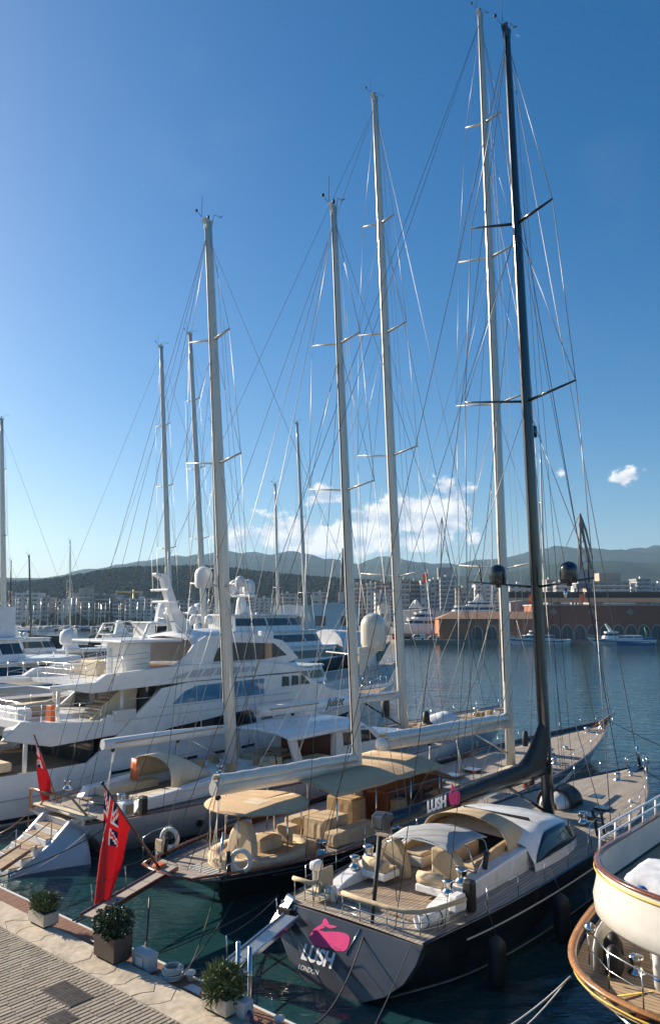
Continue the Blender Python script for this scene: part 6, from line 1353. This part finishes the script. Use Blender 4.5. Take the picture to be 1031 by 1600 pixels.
# red warehouse with pointed arches
rw_ = mat('red_warehouse_render', (.30, .112, .065), .9, var=.16, scale=.25); rl = mat('orange_hut_render', (.36, .15, .07), .9, var=.16, scale=.3); tile = mat('clay_roof_tile', (.34, .20, .12), .9, var=.3, scale=1.5, stretch=(1, 5, 1)); arch_in = mat('arch_shutter_grey', (.085, .085, .085), .7, var=.25, scale=.5); archw = mat('pale_arch_stone', (.40, .34, .30), .85)
YW = 292
wx0 = pxw(836, 950, YW).x; wx1 = wx0 + 190; wz = pxw(900, 946.5, YW).z
wh_ = thing('warehouse', 'long red harbour warehouse with a row of pale pointed arches', 'warehouse', (0, 0, 0))
MB().box(wx0, wx1, YW, YW + 26, 1.3, wz).go('wall', rw_, wh_); MB().box(wx0 - .3, wx1, YW - .35, YW + 26, wz, wz + .5).go('cornice', archw, wh_)
def arch(w, h, n=7):
    pts = [(-w/2, 0), (-w/2, h*.45)]
    for k in range(1, n+1): t_ = k/n; pts.append((-w/2 + w/2*(1 - math.cos(t_*math.pi/2.15))/(1 - math.cos(math.pi/2.15)), h*.45 + h*.55*math.sin(t_*math.pi/2.15)/math.sin(math.pi/2.15)))
    return pts + [(-x, z) for x, z in pts[:-1][::-1]]
asp = pxw(906, 1000, YW).x - pxw(886, 1000, YW).x; xa0 = pxw(866, 1000, YW).x
ao = arch(4.5, 5.6); ai = arch(3.9, 5.15)
for k in range(-1, 24):
    x = xa0 + k*asp
    if x < wx0 + 3 or x > wx1 - 3: continue
    o_ = MB().prism(ao, 0, .22, 'xz').go('arch_surround', archw, wh_, (x, YW - .22, 1.3)); MB().prism(ai, -.06, .02, 'xz').go('arch_infill', arch_in, o_); MB().box(-.05, .05, -.1, -.05, 0, 4.4).go('shutter_bar', archw, o_)
for k in range(11):
    x = pxw(864, 956, YW).x + k*(pxw(924, 956, YW).x - pxw(864, 956, YW).x); z = pxw(864, 956, YW).z
    o_ = MB().prism([(-1.3, 0), (0, -1.3), (1.3, 0), (0, 1.3)], -.15, 0, 'xz').go('rosette', archw, wh_, (x, YW, z))
    for dx, dz_ in ((0, .5), (0, -.5), (.5, 0), (-.5, 0)): MB().prism([(-.3 + dx, dz_), (dx, -.3 + dz_), (.3 + dx, dz_), (dx, .3 + dz_)], -.19, -.12, 'xz').go('rosette_hole', arch_in, o_)
bz = pxw(900, 940, 330).z; bx = pxw(792, 940, 330).x
up_ = thing('elevated_roadway', 'long ochre concrete beam of a raised roadway behind the red warehouse', 'roadway', (0, 0, 0))
MB().box(bx, bx + 260, 330, 342, bz - .2, bz + 1.6).go('parapet_beam', mat('ochre_concrete', (.48, .37, .22), .85, var=.12, scale=.2), up_)
for k in range(14): MB().box(bx + 4 + k*18, bx + 5.6 + k*18, 332, 338, 1.3, bz - .2).go('pier', bc['grey'], up_)
MB().box(bx + 2, bx + 240, 343, 360, bz, bz + 4.5).go('dark_terminal_front', darkmet, up_)
# ochre hut with tiled roof
hx0, hx1 = pxw(686, 1000, 288).x, pxw(837, 1000, 291).x; ez = pxw(700, 967, 288).z; rzz = pxw(760, 955.5, 294).z
hu = thing('harbour_hut', 'ochre harbour building with tiled hipped roof and two pale arches', 'building', (0, 0, 0))
MB().box(hx0, hx1, 288, 299, 1.3, ez).go('wall', rl, hu)
ov = .7; A_, B_, C_, D_ = (hx0 - ov, 288 - ov, ez), (hx1 + ov, 288 - ov, ez), (hx1 + ov, 299 + ov, ez), (hx0 - ov, 299 + ov, ez); E_, F_ = (hx0 + 6, 293.5, rzz), (hx1, 293.5, rzz)
MB().add([A_, B_, C_, D_, E_, F_], [(0, 1, 5, 4), (1, 2, 5), (2, 3, 4, 5), (3, 0, 4), (0, 3, 2, 1)]).go('roof', tile, hu)
for px in (745, 768): 
    x = pxw(px, 1000, 288).x; o_ = MB().prism(arch(4.4, 5.4), 0, .2, 'xz').go('arch_surround', archw, hu, (x, 287.8, 1.3)); MB().prism(arch(3.6, 4.8), -.06, .02, 'xz').go('arch_infill', arch_in, o_)
for px in (706, 716, 728, 742, 757, 772, 788, 805, 820): x = pxw(px, 972, 288).x; MB().box(x - .7, x + .7, 287.94, 288.1, 7.2, 8.4).go('window', winm, hu)
for px in (709, 722, 800, 815): x = pxw(px, 995, 288).x; MB().box(x - .8, x + .8, 287.94, 288.1, 1.4, 4.0).go('door', winm, hu)
# sheds, cranes, yachts on the hard
def shed(label, px0, px1, yt, Y, m, dep=18):
    a, b = pxw(px0, yt, Y), pxw(px1, yt, Y); t_ = thing('shed', label, 'shed', (a.x, Y, 1.3), 0, 'boatyard sheds'); w = b.x - a.x; h = a.z - 1.3
    MB().box(0, w, 0, dep, 0, h).go('wall', m, t_); MB().prism([(-.5, h), (w/2, h + w*.02 + .6), (w + .5, h)], -.5, dep + .5, 'xz').go('roof', m, t_)
    n = max(2, int(w/6))
    for k in range(n): MB().box((k + .3)*w/n, (k + .72)*w/n, -.08, .1, h*.45, h*.72).go('window', winm, t_)
    MB().box(w*.1, w*.1 + 3.5, -.1, .1, 0, min(4, h*.5)).go('door', bc['grey'], t_)
shed('long white boatyard shed left of the ochre hut', 626, 700, 955, 330, bc['white']); shed('white shed left of the main ketch mast', 593, 610, 946, 350, bc['white']); shed('big white tent-like shed behind the black hull', 480, 560, 946, 260, whitecan, 30); shed('white wrapped hall left of the derrick crane', 425, 478, 948, 280, whitecan, 30); shed('grey flat building behind the hut roof', 797, 836, 941, 312, bc['grey'])
def hard_yacht(label, px0, px1, Y, L_, z):
    a = pxw(px1, 958, Y); t_ = thing('yacht_on_hard', label, 'motor yacht', (a.x, Y, z), R(180), 'yachts in the boatyard')
    simple_hull(t_, L_, 4.2, 4.0, white, ob=5)
    tier(t_, 'main_deck_house', 3, L_*.72, 3.9, 3.7, 3.6, 6.0, white, 1.5, .1, .6, glassd, (.3, .8), .8); tier(t_, 'upper_deck_house', 4, L_*.58, 3.5, 3.2, 6.3, 8.5, white, 1.6, .1, .6, glassd, (.3, .8), .9); tier(t_, 'sun_deck_house', 6, L_*.42, 2.9, 2.5, 8.8, 10.4, white, 1.4, .1, .6, glassd, (.35, .8), .8)
    MB().prism([(8, 10.5), (10, 13.6), (11.5, 13.6), (13.5, 10.5)], -.5, .5, 'xz').go('radar_mast', white, t_, bev=.1); dome(t_, (10.5, 1.2, 12.2), .8, 1.8, white); dome(t_, (10.5, -1.2, 12.2), .8, 1.8, white)
    for x in (6, L_*.4, L_*.7): MB().box(x, x + .8, -2, 2, -z + 1.3, .3).go('cradle', darkmet, t_)
hard_yacht('white superyacht above the hut roof, bow to the left', 690, 786, 345, 40, 5.5); hard_yacht('second white yacht lying lower, left of the hut', 650, 690, 318, 22, 2.5)
cranem = mat('crane_grey_paint', (.13, .135, .15), .6, var=.2, scale=.3)
def crane(label, px, yt, Y, jib, s=1.0):
    """level-luffing harbour crane: portal legs, house, A-frame and two-part jib"""
    top = pxw(px, yt, Y); b = V3((top.x, Y, 1.3)); H_ = top.z - 1.3; t_ = thing('harbour_crane', label, 'crane', b, 0, 'harbour cranes')
    for sx in (-1, 1):
        for sy in (-1, 1): MB().tube([(sx*.13*H_, sy*4, 0), (sx*.05*H_, sy*2, H_*.36)], .8*s, 6).go('leg', cranem, t_)
    MB().box(-.07*H_, .07*H_, -3, 3, H_*.36, H_*.40).go('platform', cranem, t_); MB().box(-.05*H_, .09*H_, -2.5, 2.5, H_*.40, H_*.52).go('machine_house', bc['grey'], t_)
    for sy in (-1, 1): MB().tube([(-.02*H_, sy*1.4, H_*.5), (0, sy*.5, H_)], .75*s, 6).go('main_jib', cranem, t_); MB().tube([(.08*H_, sy*1.4, H_*.5), (.03*H_, sy*.6, H_*.78), (0, sy*.5, H_)], .6*s, 6).go('back_frame', cranem, t_)
    MB().tube([(0, 0, H_), (jib*.5, 0, H_*.86), (jib, 0, H_*.62)], [.75*s, .65*s, .35*s], 6).go('fly_jib', cranem, t_)
    for k in range(5): f = .55 + k*.09; cyl('brace', (-.02*H_*(1-f)*2, -.8, H_*f), (.05*H_*(1 - f)*1.6 + .01*H_, .8, H_*(f + .05)), .2*s, cranem, t_, 5)
    line('tie_rod', (0, 0, H_), (-.25*H_, 0, H_*.45), t_, cranem, .18*s); line('hoist_rope', (jib, 0, H_*.62), (jib, 0, H_*.25), t_, cranem, .06)
crane('dark harbour crane with folded jib above the red warehouse', 905, 803, 420, 6, 1.0); crane('dark derrick crane standing behind the black-hulled yacht', 536, 857, 285, 3, .8)
crane('distant slender crane in front of the clouds', 690, 808, 760, -6, .5)
tcw = pxw(209, 927, 700); tc_ = thing('tower_crane', 'small yellow tower crane above the white hotel', 'crane', (tcw.x, 700, 1.3)); cyl('tower', (0, 0, 0), (0, 0, tcw.z + 2), .8, yellow, tc_, 4); MB().box(-16, 8, -.6, .6, tcw.z - .6, tcw.z + .4).go('jib', yellow, tc_); MB().box(5, 8, -1, 1, tcw.z - 3, tcw.z - .6).go('counterweight', bc['grey'], tc_)
# van and cars on the far quay
def car(label, px, Y, m, L_=4.6, H_=1.5, van=False):
    c_ = pxw(px, 1000, Y); t_ = thing('parked_car', label, 'car', (c_.x, Y, 1.3), 0, 'cars on the far quay'); h = 2.0 if van else H_
    pr = [(-L_/2, .35), (-L_/2, .9), (-L_*.42, 1.0), (-L_*.25, h), (L_*.46, h) if van else (L_*.2, h), (L_/2, h*.9) if van else (L_*.42, .95), (L_/2, .9), (L_/2, .35)]
    b_ = MB().prism(pr, -.85, .85, 'xz').go('body', m, t_, bev=.08); MB().prism([(-L_*.36, 1.05), (-L_*.24, h - .1), (L_*.1, h - .1), (L_*.15, 1.05)], -.87, .87, 'xz').go('side_window', glassd, t_)
    for x in (-L_*.31, L_*.31):
        for y in (-.8, .8): MB().lathe([(0, -.1), (.33, -.1), (.33, .1), (0, .1)], (x, y, .33), 12, axis='y').go('wheel', rubber, t_)
car('white van parked beside the ochre hut', 653, 285.5, white, 5.2, 2.0, True); car('dark car on the far quay left of the van', 636, 286, darkmet); car('red car on the far quay near the shed', 622, 287, red); car('grey car parked right of the white van', 678, 286, lightgrey)
qw = thing('quay_wall', 'low pinkish wall along the far quay left of the hut', 'wall', (0, 0, 0)); MB().box(pxw(612, 1000, 292).x, pxw(684, 1000, 292).x, 292, 292.5, 1.3, 3.4).go('wall', bc['pink'], qw)
# boats along the far quay
def work_boat(label, px_bow, px_stern, Y, kind):
    a, b = pxw(px_bow, 1005, Y), pxw(px_stern, 1005, Y); L_ = b.x - a.x; t_ = thing('motor_boat', label, 'motorboat', (b.x, Y, 0), R(180), 'boats along the far quay')
    h = simple_hull(t_, L_, 2.6, 1.9 if kind else 2.1, white, ob=2.5)
    for sd in (-1, 1): h.strip(t_, bluep, L_*.1, L_*.97, .30, .52, sd, 'blue_stripe', .02, 12)
    if kind == 0:
        tier(t_, 'cabin', L_*.25, L_*.82, 2.1, 1.8, 1.8, 3.3, white, 2.2, .1, .6, glassd, (.35, .8)); tier(t_, 'wheelhouse', L_*.42, L_*.66, 1.8, 1.5, 3.3, 4.6, white, 1.0, .1, .5, glassd, (.35, .85), .3)
        MB().tube([(L_*.5, -1.4, 4.8), (L_*.47, -1.2, 5.9), (L_*.47, 1.2, 5.9), (L_*.5, 1.4, 4.8)], .1, 6).go('radar_arch', white, t_)
    else:
        tier(t_, 'wheelhouse', L_*.55, L_*.78, 1.9, 1.6, 1.9, 4.3, white, 1.2, .1, .5, glassd, (.5, .85), .3); tier(t_, 'cabin', L_*.2, L_*.55, 2.0, 1.8, 1.8, 3.2, white, .2, .1, .2, glassd, (.4, .75))
        MB().prism([(L_*.6, 4.4), (L_*.66, 4.4), (L_*.72, 7.2), (L_*.70, 7.3)], -.3, .3, 'xz').go('mast', white, t_); MB().tube([(L_*.1, -.8, 1.8), (L_*.14, 0, 6.0), (L_*.1, .8, 1.8)], .16, 6).go('net_gantry', greenp, t_); MB().box(L_*.03, L_*.2, -1.5, 1.5, 1.7, 2.5).go('net_bin', bluep, t_, bev=.1)
    deck_rail(t_, [(L_*.75, -1.9, 2.1), (L_*.85, -1.5, 2.3), (L_*.95, -.6, 2.6)], .8, vinyl, 2)
work_boat('white cabin cruiser with blue flashes moored under the red warehouse', 789, 889, 276, 0); work_boat('white fishing boat with blue stripe and green gantry, right', 916, 1022, 276, 1)
db_ = thing('work_skiff', 'low dark blue skiff alongside the white fishing boat', 'skiff', (pxw(1022, 1005, 271).x, 271, 0), R(180)); simple_hull(db_, 14, 1.2, .9, bluep, ob=1); MB().box(2, 9, -.8, .8, .6, .85).go('thwart_deck', white, db_)
for lab, px, col_, hgt in (('small red and yellow flag on a staff beside the black mast', 833, (red, yellow), 932), ('small orange flag on a staff over the raised roadway', 913, (orange, orange), 931), ('small flag flying high left of the boatyard towers', 668, (red, yellow), 900)):
    p_ = pxw(px, hgt, 300); t_ = thing('small_flag', lab, 'flag', (p_.x, 300, 1.3)); cyl('staff', (0, 0, 0), (0, 0, p_.z + 1.5), .1, offwhite, t_, 6)
    MB().grid(lambda a, b, z=p_.z: (-2.0*a + .0, .25*math.sin(a*5), z - 3.2 + 3.2*b - .8*a), 8, 6, True, lambda a, b: 1 if .3 < b < .7 else 0).go('flag_cloth', list(col_), t_, solid=.03)
# ---- left marina: small boats and a jetty with a green beacon
jm = mat('dark_jetty_stone', (.13, .12, .11), .9, var=.3, scale=.4, bump=.5)
j0, j1 = pxw(-40, 1000, 235), pxw(188, 1000, 235)
struct(MB().prism([(j0.x, 233), (j1.x, 233), (j1.x + 2, 236), (j1.x, 239), (j0.x, 239)], -1, 1.6).go('jetty', jm))
gbn = thing('channel_beacon', 'green channel beacon standing on the jetty end', 'beacon', (pxw(177, 1000, 236).x, 236, 1.6)); MB().lathe([(0, 0), (.8, 0), (.6, .5), (.55, 3.5), (1.0, 3.7), (1.0, 4.1), (.5, 4.3), (.45, 5.4), (0, 5.8)], (0, 0, 0), 12).go('tower', greenp, gbn); MB().lathe([(0, 0), (.3, 0), (.3, .5), (0, .6)], (0, 0, 5.8), 8).go('lantern', glassd, gbn)
jh = thing('jetty_hut', 'small hut with rusty roof on the jetty near the green beacon', 'hut', (pxw(157, 1000, 236).x, 236, 1.6)); MB().box(-3, 3, -2, 2, 0, 2.2).go('wall', darkmet, jh); MB().prism([(-3.4, 2.2), (0, 3.6), (3.4, 2.2)], -2.4, 2.4, 'xz').go('roof', mat('rusty_roof_sheet', (.42, .26, .14), .8, var=.3), jh)
proto = []
def small_motor(L_, m):
    t_ = thing('moored_motorboat', 'small motorboat moored along the far left shore', 'motorboat', (0, 0, -500), 0, 'small motorboats along the far left shore')
    simple_hull(t_, L_, L_*.14, L_*.11, m, n=12, ob=L_*.1); tier(t_, 'cabin', L_*.2, L_*.7, L_*.11, L_*.09, L_*.1, L_*.22, white, L_*.1, .1, .5, glassd, (.3, .8), .2); return t_
def small_sail(L_, m):
    t_ = thing('moored_sailboat', 'small sailing boat with bare mast moored along the far left shore', 'sailboat', (0, 0, -500), 0, 'small sailing boats along the far left shore')
    simple_hull(t_, L_, L_*.13, L_*.09, m, n=12, ob=L_*.12); MB().tube([(L_*.55, 0, .5), (L_*.55, 0, L_*1.35)], .11, 6).go('mast', mastw, t_); MB().tube([(L_*.55, 0, L_*.2), (L_*.12, 0, L_*.21)], .13, 6).go('boom', bluep, t_)
    MB().box(L_*.55 - .06, L_*.55 + .06, -L_*.08, L_*.08, L_*.8, L_*.8 + .08).go('spreader', mastw, t_); MB().box(L_*.3, L_*.6, -L_*.08, L_*.08, L_*.08, L_*.14).go('cabin', white, t_, bev=.1); return t_
pm = [small_motor(12, white), small_motor(15, white), small_motor(10, navy)]; ps = [small_sail(12, white), small_sail(15, white), small_sail(13, navy)]
used = set(); rg = random.Random(9)
def put(protos, x, y, rot):
    p_ = rg.choice(protos); o_ = p_ if p_.name not in used else copy_tree(p_); used.add(p_.name); o_.location = (x, y, 0); o_.rotation_euler.z = rot
for k in range(30): px = 58 + k*6.6 + rg.uniform(-2, 2); Y = 478 + rg.uniform(0, 22); put(pm, pxw(px, 980, Y).x, Y, R(-90) + rg.uniform(-.5, .5))
for k in range(44): px = 20 + k*7.6 + rg.uniform(-3, 3); Y = 488 + rg.uniform(0, 22); put(ps, pxw(px, 980, Y).x, Y, R(-90) + rg.uniform(-.2, .2))
for p_ in pm + ps:
    if p_.name not in used: p_.location = (pxw(45, 980, 500).x, 500, 0)
